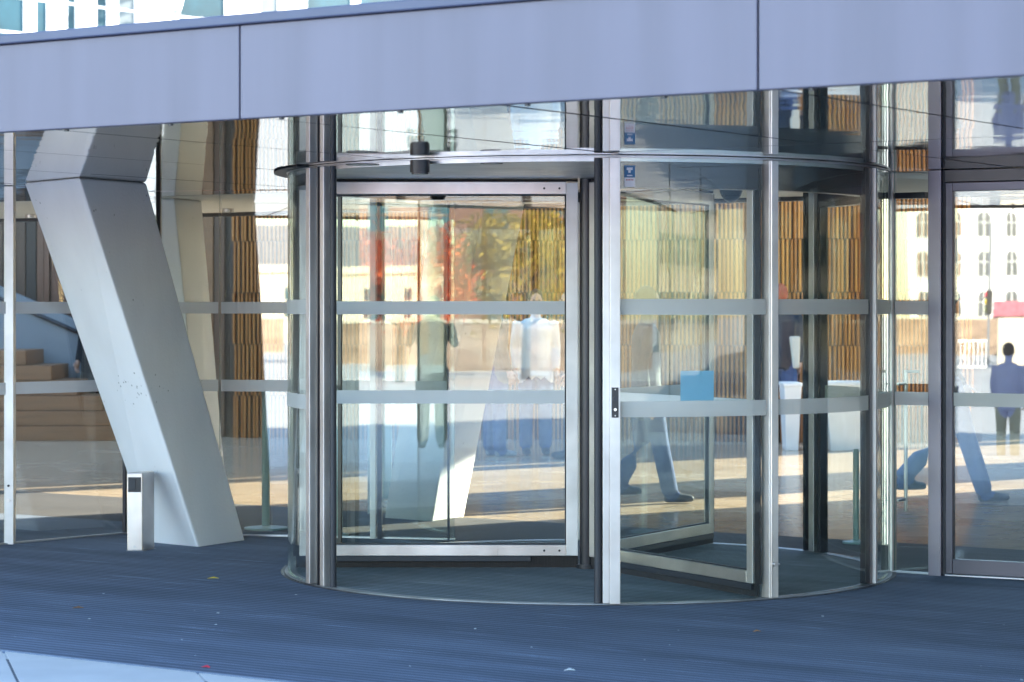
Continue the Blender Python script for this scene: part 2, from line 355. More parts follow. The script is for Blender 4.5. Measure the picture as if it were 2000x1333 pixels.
# paving slabs along the mat edge
pv = MB(); pv.box(-12, 10, -2.0, -0.05, -0.012, -0.004, 'paving_joint', fmat()); pvo = pv.build('pavement'); tag(pvo, kind='structure')
W_EDGE = (gp(0, 1270).xy - FO).dot(FN)
JD = Vector((0.264, -0.964)); SLX, SLY = 1.15, 1.0
def slab_pt(a, b_, z): v_ = FD * a + JD * b_; return Vector((v_.x, v_.y, z))
slab = MB(); cs = [(0.010, SLY - 0.010), (SLX - 0.010, SLY - 0.010), (SLX - 0.010, 0.004), (0.010, 0.004)]
slab.prism([slab_pt(*c_, -0.03) for c_ in cs], [slab_pt(*c_, 0.0) for c_ in cs], 'paving')
proto = None
s_joint = (gp(18, 1300).xy - FO).dot(FD)
for r_ in range(4):
    for i in range(-4, 9):
        if proto is None: o = slab.build('slab', pvo); proto = o
        else: o = proto.copy(); C.objects.link(o); o.parent = pvo
        p = gp(7, 1272).xy + FD * (i * SLX) + JD * (r_ * SLY + 0.004)
        o.location = (p.x, p.y, random.uniform(-0.002, 0.001))
# the ribbed mat: flush sheet outside, reaching inside the lobby
mt = MB(); mt.box(-14, 8, W_EDGE, 5.34, -0.03, 0.002, 'mat_blue', fmat()); mo = mt.build('entrance_mat'); tag(mo, 'blue-grey ribbed entrance mat in front of the glass doors', kind='structure')
mi = MB(); mi.box(-14, 8, 5.34, 7.0, -0.03, 0.001, 'mat_inside', fmat()); tag(mi.build('inner_mat'), kind='structure')
fl = MB(); fl.box(-22, 14, 7.0, 30, -0.05, 0.0, 'floor_polished', fmat()); tag(fl.build('lobby_floor'), kind='structure')

# ------------------------------------------------------------------ canopy
can = empty('entrance_canopy', fw(0, 0, ZS)); tag(can, 'low metal canopy with blue-grey fascia and mirror-polished soffit', 'canopy')
def cl(o): o.parent = can; o.matrix_parent_inverse = can.matrix_world.inverted(); return o
can.matrix_world  # keep
bpy.context.view_layer.update()
ZF = ZS + 0.405
for i in range(-5, 3):
    b_ = MB(); s0, s1 = i * 2.42 + 0.004, (i + 1) * 2.42 - 0.004
    b_.box(s0, s1, 0.0, 0.05, ZS - 0.012, ZF - 0.03, 'fascia', fmat())
    cl(b_.build('fascia_panel', bevel=0.004))
lip = MB(); lip.box(-12.1, 7.2, -0.025, 0.35, ZF - 0.028, ZF + 0.014, 'fascia_lip', fmat()); cl(lip.build('roof_lip', bevel=0.006))
bk = MB(); bk.box(-12.1, 7.2, 0.06, 8.0, ZS + 0.0215, ZF - 0.05, 'rubber', fmat()); cl(bk.build('roof_slab'))
rows = [0.055, 2.90, 5.34]
for i in range(-10, 6):
    for j in range(2):
        b_ = MB(); w0, w1 = rows[j] + 0.004, rows[j + 1] - 0.004
        hw = (w1 - w0) / 2; b_.box(-0.595, 0.595, -hw + .004, hw - .004, 0, 0.018, 'rubber'); b_.m[0] = b_.mi('mirror')
        o = b_.build('soffit_panel', can); 
        o.location = (fw(i * 1.21 + 0.605, (w0 + w1) / 2, ZS) - can.location); o.rotation_euler = (R(random.uniform(-0.05, 0.05)), R(random.uniform(-0.07, 0.07)), FANG)
for i in range(-8, 5):
    sc_ = MB(); sc_.cyl(*fw(i * 0.605 + 0.2, 0.03).xy, ZS - 0.022, ZS - 0.0125, 0.011, 'dark_metal', 8); cl(sc_.build('drip_screw'))
# interior ceiling behind the glass
cg = MB(); cg.box(-14, 8, 5.40, 7.9, ZS + 0.0, ZS + 0.03, 'ceiling_white', fmat()); 
co = cg.build('lobby_ceiling'); tag(co, kind='structure')
ce = MB(); ce.box(-14, 8, 7.904, 8.0, ZS - 0.03, ZS + 0.5, 'dark_metal', fmat()); child(ce.build('ceiling_edge'), co)
for i in range(-9, 4):
    dl = MB(); p = fw(i * 1.1 + 0.3, 7.3); dl.cyl(p.x, p.y, ZS - 0.03, ZS - 0.003, 0.05, 'steel', 16); child(dl.build('downlight'), co)

# ------------------------------------------------------------------ leaning concrete columns
def column(base, top, label, zt=ZS):
    c = MB(); c.prism([Vector((*p, -0.01)) for p in base], [Vector((*p, zt)) for p in top], 'concrete')
    e = empty('leaning_column', (base[1][0], base[1][1], 0)); tag(e, label, 'column')
    bpy.context.view_layer.update()
    o = c.build('shaft', bevel=0.016); o.parent = e; o.matrix_parent_inverse = e.matrix_world.inverted()
    return e
def soff(px, py): p = gp(px, py, ZS); return (p.x, p.y)
def flo(px, py): p = gp(px, py); return (p.x, p.y)
b3 = [flo(297, 1060), flo(388, 1069), flo(480, 1056)]; t3 = [soff(47, 357), soff(154, 347), soff(286, 357)]
def quad(a): bx = (a[0][0] + a[2][0] - a[1][0], a[0][1] + a[2][1] - a[1][1]); return [a[0], a[1], a[2], bx]
column(quad(b3), quad(t3), 'white leaning concrete column standing outside, beside the steel button post')
b4 = [flo(750, 1012), flo(842, 1019), flo(906, 1010)]; Yt = 18.0
t4 = [(at(846, 400, 18.1).x, 18.1), (at(945, 400, 17.6).x, 17.6), (at(1027, 400, 18.0).x, 18.0)]
column(quad(b4), quad(t4), 'white column leaning right inside the lobby, seen through the revolving door')

b5 = [flo(325, 1014), flo(402, 1021), flo(447, 1011)]  # column added to give the pale column reflection in the glass a body
t5 = [(at(262, 400, 18.2).x, 18.2), (at(340, 400, 17.8).x, 17.8), (at(394, 400, 18.2).x, 18.2)]
column(quad(b5), quad(t5), 'white column added inside the glass for the pale reflected shape behind the outdoor column')

# ------------------------------------------------------------------ steel button post
bp0 = gp(248, 1077); bp1 = gp(277, 1078); wv = (bp1 - bp0); pw = 0.098
pe = empty('button_post', (bp0.x, bp0.y, 0.0), FANG * 0.0); tag(pe, 'short brushed steel post with black push button beside the leaning column', 'button post')
ang = R(-3)
pm = MB(); hp = 0.498
Mx = Matrix.Rotation(R(0), 4, 'Z')
A = [(0, 0), (0.098, -0.006), (0.152, 0.16), (0.054, 0.166)]
pm.prism([Vector((x, y, 0.003)) for x, y in A], [Vector((x, y, hp)) for x, y in A], 'steel'); pm.build('housing', pe, bevel=0.006)
def face_box(x0, x1, z0, z1, dy, mat, name, par, bev=0.002):
    q = MB(); q.box(x0, x1, -dy, 0.0, z0, z1, mat); return q.build(name, par, rotz=math.atan2(-0.006, 0.098), bevel=bev)
pl = face_box(0.008, 0.090, 0.375, 0.470, 0.006, 'black_plastic', 'switch_plate', pe)
bt = MB(); bt.box(0.012, 0.058, -0.011, -0.0062, 0.388, 0.458, 'rubber'); bt.build('push_button', pl, bevel=0.003)
q = MB(); q.tube([(0.049, -0.010, 0.03), (0.049, -0.004, 0.03)], 0.007, 'steel_soft', 12); q.build('screw', pe)
q = MB(); q.prism([Vector((x * 1.02 - .001, y, 0)) for x, y in [(-.004, -.006), (.104, -.012), (.160, .166), (.05, .172)]], [Vector((x * 1.02 - .001, y, .003)) for x, y in [(-.004, -.006), (.104, -.012), (.160, .166), (.05, .172)]], 'steel_soft'); q.build('base_plate', pe)

# ------------------------------------------------------------------ flat glass walls
def wall_glass(name, label, pts_list, pane_mat, mull, strips=True, cat='glass wall'):
    e = empty(name, (*pts_list[0], 0)); tag(e, label, cat); bpy.context.view_layer.update()
    def par(o): o.parent = e; o.matrix_parent_inverse = e.matrix_world.inverted(); return o
    for a, b_ in zip(pts_list[:-1], pts_list[1:]):
        M, L = seg_matrix(a, b_)
        p = MB(); vs = [(x, y, z) for z in (0.012, ZS - 0.004) for y in (-0.006, 0.006) for x in (0.004, L - 0.004)]
        vs = [M @ Vector(v_) for v_ in vs]
        p.add(vs, [(0, 1, 5, 4), (2, 6, 7, 3)], pane_mat); 
        o0 = len(p.v); k = p.mi('glass_edge')
        for f_ in [(0, 2, 3, 1), (4, 5, 7, 6), (0, 4, 6, 2), (1, 3, 7, 5)]: p.f.append(f_); p.m.append(k)
        pn = par(p.build('pane'))
        if strips:
            for zc in (ZU, ZL):
                q = MB(); q.box(0.01, L - 0.01, -0.0095, -0.0075, zc - HS, zc + HS, 'frost', M); so_ = q.build('marking_strip'); so_.parent = pn; so_.matrix_parent_inverse = pn.matrix_world.inverted()
        q = MB(); q.box(0, L, -0.02, 0.02, 0.0025, 0.012, 'steel_soft', M); par(q.build('floor_channel'))
    for (pt, ang_, w_, d_, mt_) in mull:
        q = MB(); M = Matrix.Translation((pt[0], pt[1], 0)) @ Matrix.Rotation(ang_, 4, 'Z')
        q.box(-w_ / 2, w_ / 2, -d_, 0.03, 0.0, ZS - 0.002, mt_, M); par(q.build('mullion', bevel=0.003))
    return e
LP0 = flo(247, 1043); LP1 = flo(20, 1063)
dv = Vector((LP1[0] - LP0[0], LP1[1] - LP0[1]))
LP2 = (LP1[0] + dv.x * 0.9, LP1[1] + dv.y * 1.35); LP3 = (LP2[0] - 0.9, LP2[1] - 0.2)
la = math.atan2(-dv.y, -dv.x)
e = wall_glass('glass_wall', 'glass wall pane with steel mullion at the left edge, left of the leaning column', [LP3, LP2, LP1, LP0], 'pane_flat',
    [(LP1, R(0), 0.062, 0.05, 'post_steel'), ((LP0[0] - 0.012, LP0[1]), R(0), 0.022, 0.03, 'dark_metal'), ((LP0[0] + 0.018, LP0[1]), R(0), 0.020, 0.02, 'white_paint')])
for zz, rr in ((0.385, 0.008), (0.29, 0.011)):
    q = MB(); q.tube([(LP1[0], LP1[1] - 0.062, zz), (LP1[0], LP1[1] - 0.049, zz)], rr, 'dark_metal' if rr < .01 else 'steel', 10); o = q.build('bolt'); o.parent = e; o.matrix_parent_inverse = e.matrix_world.inverted()
def mid_at(px):     # point of the back facade line at a photo column
    A_, B_ = Vector((-0.363, 16.30)), Vector((-2.58, 16.76)); k = (px - 1000) / F
    t = (k * A_.y - A_.x) / ((B_.x - A_.x) - k * (B_.y - A_.y)); p = A_ + (B_ - A_) * t; return (p.x, p.y)
wall_glass('glass_wall', 'wavy reflecting glass wall between the leaning column and the revolving door', [mid_at(262), mid_at(430), mid_at(600), mid_at(735), mid_at(876), (-0.38, 16.305)], 'pane_wavy',
    [(mid_at(310), 0, 0.03, 0.03, 'dark_metal'), (mid_at(729), 0, 0.040, 0.05, 'post_steel'), (mid_at(742), 0, 0.03, 0.05, 'dark_metal'), (mid_at(876), 0, 0.016, 0.03, 'dark_metal')])

# ------------------------------------------------------------------ revolving door
CX, CY, RD = 0.445, 14.5, 1.76
def drum_angle(px, side=-1, r=RD):        # angle (degrees) of drum point at a photo column; side -1 front, +1 back
    best = None
    rng = (180, 360) if side < 0 else (0, 180)
    k = (px - 1000) / F; bestd = 9
    for i in range(0, 1801):
        a = rng[0] + (rng[1] - rng[0]) * i / 1800.0
        x = CX + r * math.cos(R(a)); y = CY + r * math.sin(R(a)); d_ = abs(x / y - k)
        if d_ < bestd: bestd = d_; best = a
    return best
rd = empty('revolving_door', (CX, CY, 0)); tag(rd, 'large three-wing revolving glass door with curved drum and steel posts', 'revolving door')
def dp(r, a, z=0.0): return Vector((r * math.cos(R(a)), r * math.sin(R(a)), z))
aL0, aL1 = drum_angle(612), drum_angle(640)
aR0, aR1, aR2, aR3, aR4 = drum_angle(1168), drum_angle(1196), drum_angle(1504), drum_angle(1696), 356.0
aB = drum_angle(1592, +1)
q = MB(); q.arc(0, 0, 0, RD - 0.05, 0, 360, 0.0025, 0.006, 'mat_drum', 96); q.build('floor_disc', rd)
q = MB(); q.arc(0, 0, RD - 0.05, RD + 0.022, 0, 360, 0.0025, 0.009, 'threshold_steel', 128); q.build('threshold_ring', rd)
q = MB(); q.arc(0, 0, RD + 0.022, RD + 0.045, 0, 360, 0.0025, 0.006, 'rubber', 128); q.build('threshold_gasket', rd)
q = MB(); q.arc(0, 0, 0.0, RD - 0.02, 0, 360, ZS - 0.032, ZS - 0.004, 'steel_soft', 96); dsc = q.build('drum_ceiling', rd)
q = MB(); q.arc(0, 0, RD - 0.019, RD + 0.012, 0, 360, ZS - 0.009, ZS - 0.004, 'steel_soft', 128); q.build('top_ring', rd)
q = MB(); q.arc(0, 0, RD + 0.0125, RD + 0.085, 120, aL0 - 1, ZS - 0.009, ZS - 0.004, 'rubber', 64); q.build('ring_slot', rd)
q = MB(); q.arc(0, 0, RD - 0.11, RD - 0.03, aR1 + 0.5, 387, ZS - 0.17, ZS - 0.034, 'dark_metal', 64); q.build('header_ring', rd)
q = MB(); q.arc(0, 0, RD - 0.11, RD - 0.03, aB + 56, aL0 - 1, ZS - 0.10, ZS - 0.034, 'dark_metal', 64); q.build('header_ring', rd)
def drum_glass(a0, a1, strips=True, mat='pane_drum'):
    p = MB(); p.arc(0, 0, RD - 0.008, RD + 0.004, a0, a1, 0.012, ZS - 0.0145, mat, edge='glass_edge', seg=max(6, int(abs(a1 - a0)))); o = smooth_angle(p.build('drum_glass', rd), 30)
    if strips:
        for zc in (ZU + 0.006, ZL):
            q = MB(); q.arc(0, 0, RD + 0.0065, RD + 0.0085, a0 + 0.4, a1 - 0.4, zc - HS - 0.002, zc + HS + 0.002, 'frost_dim'); smooth_angle(q.build('marking_strip', o), 30)
    return o
g1 = drum_glass(aR1 + 0.6, aR2 - 0.4); drum_glass(aR2 + 0.4, aR3 - 0.3); drum_glass(aR3 + 0.3, aR4); g5 = drum_glass(356.5, 360 + aB - 1)
gl_ = drum_glass(150, aL0 - 0.4); drum_glass(aB + 56, 149.5, strips=False)
def post(a, wt, wr, mat, r=RD, z1=None, name='post'):
    q = MB(); M = Matrix.Translation(dp(r, a)) @ Matrix.Rotation(R(a - 90), 4, 'Z')
    q.box(-wt / 2, wt / 2, -wr / 2, wr / 2, 0.0105, z1 or ZS - 0.0145, mat, M); return q.build(name, rd, bevel=0.003)
post(aL0, 0.052, 0.07, 'post_steel'); post(drum_angle(627), 0.012, 0.05, 'dark_metal'); post(drum_angle(634), 0.045, 0.06, 'post_steel', RD - 0.01)
q = MB(); q.cyl(*dp(RD - 0.015, drum_angle(646)).xy, 0.0105, ZS - 0.0145, 0.019, 'rubber', 16); smooth_angle(q.build('rubber_edge', rd))
q = MB(); q.cyl(*dp(RD - 0.02, aR0).xy, 0.0105, ZS - 0.0145, 0.021, 'rubber', 16); smooth_angle(q.build('rubber_edge', rd))
post(drum_angle(1184), 0.035, 0.06, 'post_steel', RD - 0.01); mainp = post(drum_angle(1200), 0.055, 0.075, 'post_steel', RD + 0.012)
pr = post(aR2, 0.062, 0.07, 'post_steel'); post(drum_angle(1499), 0.010, 0.082, 'steel', RD)
post(aR3, 0.040, 0.06, 'dark_metal', RD - 0.012); post(drum_angle(1700), 0.030, 0.05, 'post_steel', RD + 0.012)
post(354.5, 0.05, 0.06, 'rubber', RD - 0.01); post(aB, 0.05, 0.07, 'steel_soft'); post(aB - 2.4, 0.03, 0.06, 'rubber'); post(aB + 2.4, 0.02, 0.06, 'rubber')
post(aB + 56, 0.05, 0.07, 'post_steel'); post(150, 0.012, 0.03, 'dark_metal')
# small bolt on post
q = MB(); p0 = dp(RD + 0.034, aR2, 0.19); n_ = dp(1, aR2); q.tube([p0, p0 + n_ * 0.02], 0.012, 'steel', 10); q.tube([p0 + Vector((-.03, 0, 0)), p0 + Vector((.03, 0.0, 0)) + n_ * .004], 0.005, 'steel', 8); q.build('bolt', rd)
# lock plate on the front post
aM = drum_angle(1200); M = Matrix.Translation(dp(RD + 0.0505, aM)) @ Matrix.Rotation(R(aM - 270), 4, 'Z')
zlk = at(1200, 786, 12.74).z
q = MB(); q.box(-0.018, 0.018, -0.008, 0.0, zlk - 0.078, zlk + 0.078, 'black_plastic', M); lk = q.build('lock_plate', rd, bevel=0.002)
q = MB(); q.tube([M @ Vector((0, -0.004, zlk + 0.018)), M @ Vector((0, -0.016, zlk + 0.018))], 0.013, 'rubber', 16); q.build('push_button', lk)
q = MB(); q.tube([M @ Vector((0, -0.004, zlk - 0.036)), M @ Vector((0, -0.014, zlk - 0.036))], 0.014, 'metal_black', 16); q.tube([M @ Vector((0, -0.012, zlk - 0.036)), M @ Vector((0, -0.017, zlk - 0.036))], 0.008, 'steel', 12); q.build('key_cylinder', lk)
for dz in (0.068, -0.068):
    q = MB(); q.tube([M @ Vector((0, -0.005, zlk + dz)), M @ Vector((0, -0.0095, zlk + dz))], 0.003, 'steel', 8); q.build('screw', lk)
# pictogram stickers on the curved glass
def sticker(px0, px1, zt):
    a0, a1 = drum_angle(px0), drum_angle(px1); r0 = RD + 0.0055
    q = MB(); q.arc(0, 0, r0, r0 + 0.001, a0, a1, zt - 0.062, zt, 'sticker_blue', 4); o = q.build('sticker', rd)
    q = MB(); q.arc(0, 0, r0, r0 + 0.001, a0, a1, zt - 0.112, zt - 0.0625, 'sticker_white', 4); q.build('sticker_label', o)
    w = (a1 - a0); am = (a0 + a1) / 2
    q = MB(); q.arc(0, 0, r0 + 0.0012, r0 + 0.002, am - w * .28, am + w * .28, zt - 0.024, zt - 0.010, 'sticker_white', 3)
    q.arc(0, 0, r0 + 0.0012, r0 + 0.002, am - w * .13, am + w * .10, zt - 0.038, zt - 0.0245, 'sticker_white', 3)
    q.arc(0, 0, r0 + 0.0012, r0 + 0.002, am - w * .25, am + w * .25, zt - 0.055, zt - 0.049, 'sticker_white', 3); q.build('pictogram', o)
    q = MB()
    for i in range(5): q.arc(0, 0, r0 + 0.0012, r0 + 0.002, a0 + w * (.15 + .15 * i), a0 + w * (.25 + .15 * i), zt - 0.078, zt - 0.071, 'sticker_red', 2)
    q.build('small_print', o)
sticker(1219, 1240, ZS - 0.055)
sticker(600, 605, ZS - 0.055)
a0, a1 = drum_angle(1330), drum_angle(1396)
q = MB(); q.arc(0, 0, RD - 0.012, RD - 0.0105, a0, a1, at(1360, 782, 12.9).z, at(1360, 724, 12.9).z, 'blue_sheet', 6); q.build('blue_sheet', rd)
# sensor at the edge of the drum ceiling
sp = gp(820, 308, ZS); sp = sp - Vector((CX, CY, 0)); sz = ZS - 0.034
q = MB(); q.cyl(sp.x, sp.y, sz - 0.045, sz + 0.02, 0.052, 'black_plastic', 20); sn = smooth_angle(q.build('sensor', rd)); q = MB(); q.cyl(sp.x, sp.y, sz - 0.055, sz - 0.0452, 0.045, 'dark_metal', 20); smooth_angle(q.build('sensor_lens', sn))
for px_, py_, rr in ((708, 324, 0.09), (960, 322, 0.06)):
    pp = gp(px_, py_, ZS - 0.04) - Vector((CX, CY, 0)); q = MB(); q.cyl(pp.x, pp.y, ZS - 0.037, ZS - 0.0322, rr, 'dark_metal', 24); q.build('ceiling_spot', rd)
pp = gp(1438, 385, ZS - 0.05) - Vector((CX, CY, 0)); pp = dp(1.2, 40)
q = MB(); q.ellipsoid((pp.x, pp.y, ZS - 0.04), (0.075, 0.075, 0.10), 'black_plastic', 16, 10); q.build('camera_dome', rd, smooth=True)
# wings
def wing(a):
    L0, L1 = 0.055, 1.70; M = Matrix.Rotation(R(a), 4, 'Z'); t = 0.022
    q = MB(); q.box(L0, L0 + 0.07, -t, t, 0.08, 2.285, 'post_steel', M); q.box(L1 - 0.055, L1, -t, t, 0.08, 2.285, 'post_steel', M); w = q.build('wing', rd, bevel=0.003)
    def c_(name, mat, *b6, bev=0.003): q = MB(); q.box(*b6, mat, M); return q.build(name, w, bevel=bev)
    c_('top_rail', 'steel', L0 + 0.0702, L1 - 0.0552, -t - 0.001, t + 0.001, 2.215, 2.290)
    c_('bottom_rail', 'steel', L0 + 0.0702, L1 - 0.0552, -t - 0.001, t + 0.001, 0.080, 0.146)
    p = MB(); vs = [M @ Vector((x, y, z)) for z in (0.147, 2.214) for y in (-0.005, 0.005) for x in (L0 + 0.0705, L1 - 0.0555)]
    p.add(vs, [(0, 1, 5, 4), (2, 6, 7, 3)], 'pane_flat'); gp_ = p.build('pane', w)
    q = MB()
    for x0, x1, z0, z1 in ((L0 + .0705, L0 + .078, .147, 2.214), (L1 - .063, L1 - .0555, .147, 2.214), (L0 + .0785, L1 - .0635, .147, .155), (L0 + .0785, L1 - .0635, 2.206, 2.214)): q.box(x0, x1, -0.012, 0.012, z0, z1, 'rubber', M)
    q.build('gasket', w)
    for zc in (ZU, ZL):
        q = MB()
        for sg in (-1, 1): q.box(L0 + 0.079, L1 - 0.064, sg * 0.0075 - .0006, sg * 0.0075 + .0006, zc - HS, zc + HS, 'frost', M)
        q.build('marking_strip', w)
    c_('brush', 'brush', L0, L1 + 0.02, -0.008, 0.008, 0.012, 0.0795, bev=0)
    c_('side_brush', 'brush', L1 + 0.0005, L1 + 0.04, -0.006, 0.006, 0.08, 2.285, bev=0)
    c_('top_brush', 'brush', L0, L1 + 0.02, -0.008, 0.008, 2.2905, ZS - 0.034, bev=0)
    c_('rubber_strip', 'rubber', L0 + 0.28, L1 - 0.01, -t - 0.006, -t + 0.004, 0.048, 0.0795, bev=0.002); c_('rubber_strip', 'rubber', L0 + 0.28, L1 - 0.01, t - 0.004, t + 0.006, 0.048, 0.0795, bev=0.002)
    for x_ in (L0 + 0.11, L0 + 0.20):
        for zz in (0.112, 2.25):
            for sg in (-1, 1):
                q = MB(); q.tube([M @ Vector((x_, sg * (t + 0.0005), zz)), M @ Vector((x_, sg * (t + 0.005), zz))], 0.007, 'dark_metal', 10); q.build('bolt', w)
    return w
wing(180); wing(300); wing(60)
q = MB(); q.cyl(0, 0, 0.012, ZS - 0.034, 0.045, 'dark_metal', 24); smooth_angle(q.build('centre_post', rd))
q = MB(); q.cyl(0, 0, 0.0065, 0.03, 0.065, 'dark_metal', 24); q.build('centre_bearing', rd)

# ------------------------------------------------------------------ right-hand glazing: narrow sidelight and framed door
SW = 5.34
def s_at(px, w=SW):
    k = (px - 1000) / F; A_ = fw(0, w)
    return (k * A_.y - A_.x) / (FD.x - k * FD.y)
e = wall_glass('sidelight', 'narrow fixed glass sidelight between the revolving door and dark door frame', [fw(s_at(1746), SW).xy, fw(s_at(1818), SW).xy], 'pane', [(fw(s_at(1738), SW).xy, FANG, 0.06, 0.03, 'post_steel')], cat='sidelight')
q = MB(); q.box(s_at(1752), s_at(1810), SW - 0.03, SW + 0.03, ZS - 0.16, ZS - 0.125, 'dark_metal', fmat()); o = q.build('transom'); o.parent = e; o.matrix_parent_inverse = e.matrix_world.inverted()
# pull handle lever behind the sidelight
hp_ = fw(s_at(1752), SW + 0.12)
q = MB(); q.tube([(hp_.x, hp_.y, 0.35), (hp_.x, hp_.y, 1.18)], 0.011, 'steel', 12); q.tube([(hp_.x, hp_.y, 1.17), (hp_.x + 0.075, hp_.y, 1.17)], 0.009, 'steel', 10)
for zz in (0.42, 1.10): q.tube([(hp_.x, hp_.y, zz), Vector((hp_.x, hp_.y, zz)) - Vector((*FN, 0)) * 0.113], 0.008, 'steel', 8)
o = q.build('pull_handle'); o.parent = e; o.matrix_parent_inverse = e.matrix_world.inverted()
DANG = FANG + R(6.0); DO = fw(s_at(1819), SW); DN = Vector((-math.sin(DANG), math.cos(DANG)))
DM = Matrix.Translation(DO) @ Matrix.Rotation(DANG, 4, 'Z') @ Matrix.Translation((-s_at(1819), -SW, 0))
ds = s_at(1835); de = empty('framed_door', fw(ds, SW)); tag(de, 'dark metal framed glass side door at the right edge', 'door'); bpy.context.view_layer.update()
def dpar(o): o.parent = de; o.matrix_parent_inverse = de.matrix_world.inverted(); return o
def dbox(name, mat, a, b_, w0, w1, z0, z1, bev=0.003): q = MB(); q.box(a, b_, w0, w1, z0, z1, mat, DM); return dpar(q.build(name, bevel=bev))
s0, s1, s2, s3 = s_at(1819), s_at(1838), s_at(1849), s_at(1862)
SEnd = 2.45
dbox('jamb', 'mullion_purple', s0, s1 + 0.015, SW - 0.06, SW + 0.04, 0.0, ZS - 0.002); dbox('jamb_seal', 'rubber', s1 + 0.0152, s2, SW - 0.03, SW + 0.03, 0.003, ZS - 0.002)
dbox('stile', 'door_frame', s2 + 0.0005, s3, SW - 0.035, SW + 0.02, 0.015, ZS - 0.075); dbox('stile', 'door_frame', SEnd - 0.06, SEnd, SW - 0.035, SW + 0.02, 0.015, ZS - 0.075)
dbox('bottom_rail', 'door_frame', s3 + 0.0002, SEnd - 0.0602, SW - 0.034, SW + 0.019, 0.015, 0.10); dbox('top_rail', 'door_frame', s3 + 0.0002, SEnd - 0.0602, SW - 0.034, SW + 0.019, ZS - 0.125, ZS - 0.075)
dbox('head_frame', 'dark_metal', s2, SEnd, SW - 0.05, SW + 0.03, ZS - 0.073, ZS - 0.002); dbox('threshold', 'steel_soft', s2, SEnd, SW - 0.05, SW + 0.04, 0.0025, 0.014)
q = MB(); vs = [DM @ Vector((x, y, z)) for z in (0.10, ZS - 0.125) for y in (SW - 0.012, SW) for x in (s3 + 0.0005, SEnd - 0.0605)]
q.add(vs, [(0, 1, 5, 4), (2, 6, 7, 3)], 'pane'); pn = dpar(q.build('pane'))
q = MB(); q.box(s3 + 0.001, SEnd - 0.061, SW - 0.0155, SW - 0.0135, ZL - HS, ZL + HS, 'frost_dim', DM); dpar(q.build('marking_strip'))
e = wall_glass('glass_wall', 'glass wall continuing past the right edge of the side door', [(DM @ Vector((SEnd + 0.03, SW, 0))).xy, (DM @ Vector((SEnd + 2.2, SW, 0))).xy, fw(SEnd + 4.6, SW).xy], 'pane', [((DM @ Vector((SEnd + 2.2, SW, 0))).xy, DANG, 0.06, 0.04, 'mullion_purple')])

# ------------------------------------------------------------------ lobby
def slat_y(x): return 28.6 - 0.13 * x + 0.16 * math.sin(x * 1.35 + 0.4) + 0.05 * math.sin(x * 4.1)
sw = empty('slat_wall', (0.8, 28.6, 0)); tag(sw, 'wavy wall of upright oak slats at the back of the lobby', 'slat wall'); bpy.context.view_layer.update()
q = MB(); N = 60; xs_ = [-3.37 + 8.77 * i / N for i in range(N + 1)]
q.add([(x, slat_y(x) + 0.12, z) for z in (0, 5.0) for x in xs_] + [(x, slat_y(x) + 0.3, z) for z in (0, 5.0) for x in xs_],
      [(i, i + 1, N + 2 + i, N + 1 + i) for i in range(N)] + [(2 * N + 2 + i + 1, 2 * N + 2 + i, 3 * N + 3 + i, 3 * N + 3 + i + 1) for i in range(N)] + [(N + 1 + i, N + 2 + i, 3 * N + 4 + i, 3 * N + 3 + i) for i in range(N)] + [(0, N + 1, 3 * N + 3, 2 * N + 2), (N, 3 * N + 2, 4 * N + 3, 2 * N + 1)], 'dark_wall')
o = q.build('backing_wall'); o.parent = sw; o.matrix_parent_inverse = sw.matrix_world.inverted()
smb = MB(); smb.box(-0.0112, 0.0112, -0.03, 0.06, 0.003, 0.605, 'slat_oak'); sl_me = None; rest = MB()
zrows = [-0.11 + 0.61 * k for k in range(7)]; pitch = 0.048
cols = int(8.6 / pitch); cnt = 0
for c_i in range(cols):
    x = -3.3 + c_i * pitch
    for ri, z in enumerate(zrows):
        xx = x + random.uniform(-0.006, 0.006) + (pitch * 0.4 if ri % 2 else 0); yy = slat_y(xx) + random.uniform(-0.02, 0.02) + 0.04 * math.sin(xx * 2.6 + ri * 1.9)
        rz = random.uniform(-0.12, 0.12); z0 = max(z, 0.0)
        if 1.25 < xx < 4.1 and 0 < ri < 6 and cnt < 300:
            if sl_me is None: o = smb.build('slat', sw); sl_me = o.data
            else: o = bpy.data.objects.new('slat', sl_me); C.objects.link(o); o.parent = sw
            o.location = (xx - 0.8, yy - 28.6, z); o.rotation_euler = (0, random.uniform(-0.006, 0.006), rz); cnt += 1
        else:
            rest.box(-0.0112, 0.0112, -0.03, 0.06, z0 - z + 0.003, 0.605, 'slat_oak', Matrix.Translation((xx, yy, z)) @ Matrix.Rotation(rz, 4, 'Z'))
o = rest.build('slat_mass'); o.parent = sw; o.matrix_parent_inverse = sw.matrix_world.inverted(); tag(o, kind='stuff')
# enclosing lobby walls
q = MB(); q.box(-14, -4.9, 31.0, 31.3, 0, 4.4, 'dark_wall'); q.box(-4.9, -3.38, 29.3, 29.5, 0, 4.4, 'dark_wall'); q.box(-4.9, -4.7, 29.5, 31.0, 0, 4.4, 'dark_wall'); wbl = q.build('wall_back_left'); tag(wbl, kind='structure')
random.seed(3)
def boards(x0, x1, y, mats):
    x = x0
    while x < x1 - 0.05:
        w_ = min(random.uniform(.07, .16), x1 - x); d_ = random.uniform(.03, .09); k_ = MB()
        k_.box(x, x + w_ - .012, y - d_, y - .002, .01, 3.4, random.choice(mats)); child(k_.build('board', bevel=.003), wbl); x += w_
boards(-4.88, -3.40, 29.3, ('board_brown', 'board_brown', 'board_red', 'oak'))
boards(-7.2, -4.95, 31.0, ('board_brown', 'dark_wall', 'dark_wall', 'board_red'))
random.seed(7)
q = MB(); q.box(-14.3, -14, 12.0, 31.3, 0, 4.4, 'dark_wall'); tag(q.build('wall_left'), kind='structure')
q = MB()
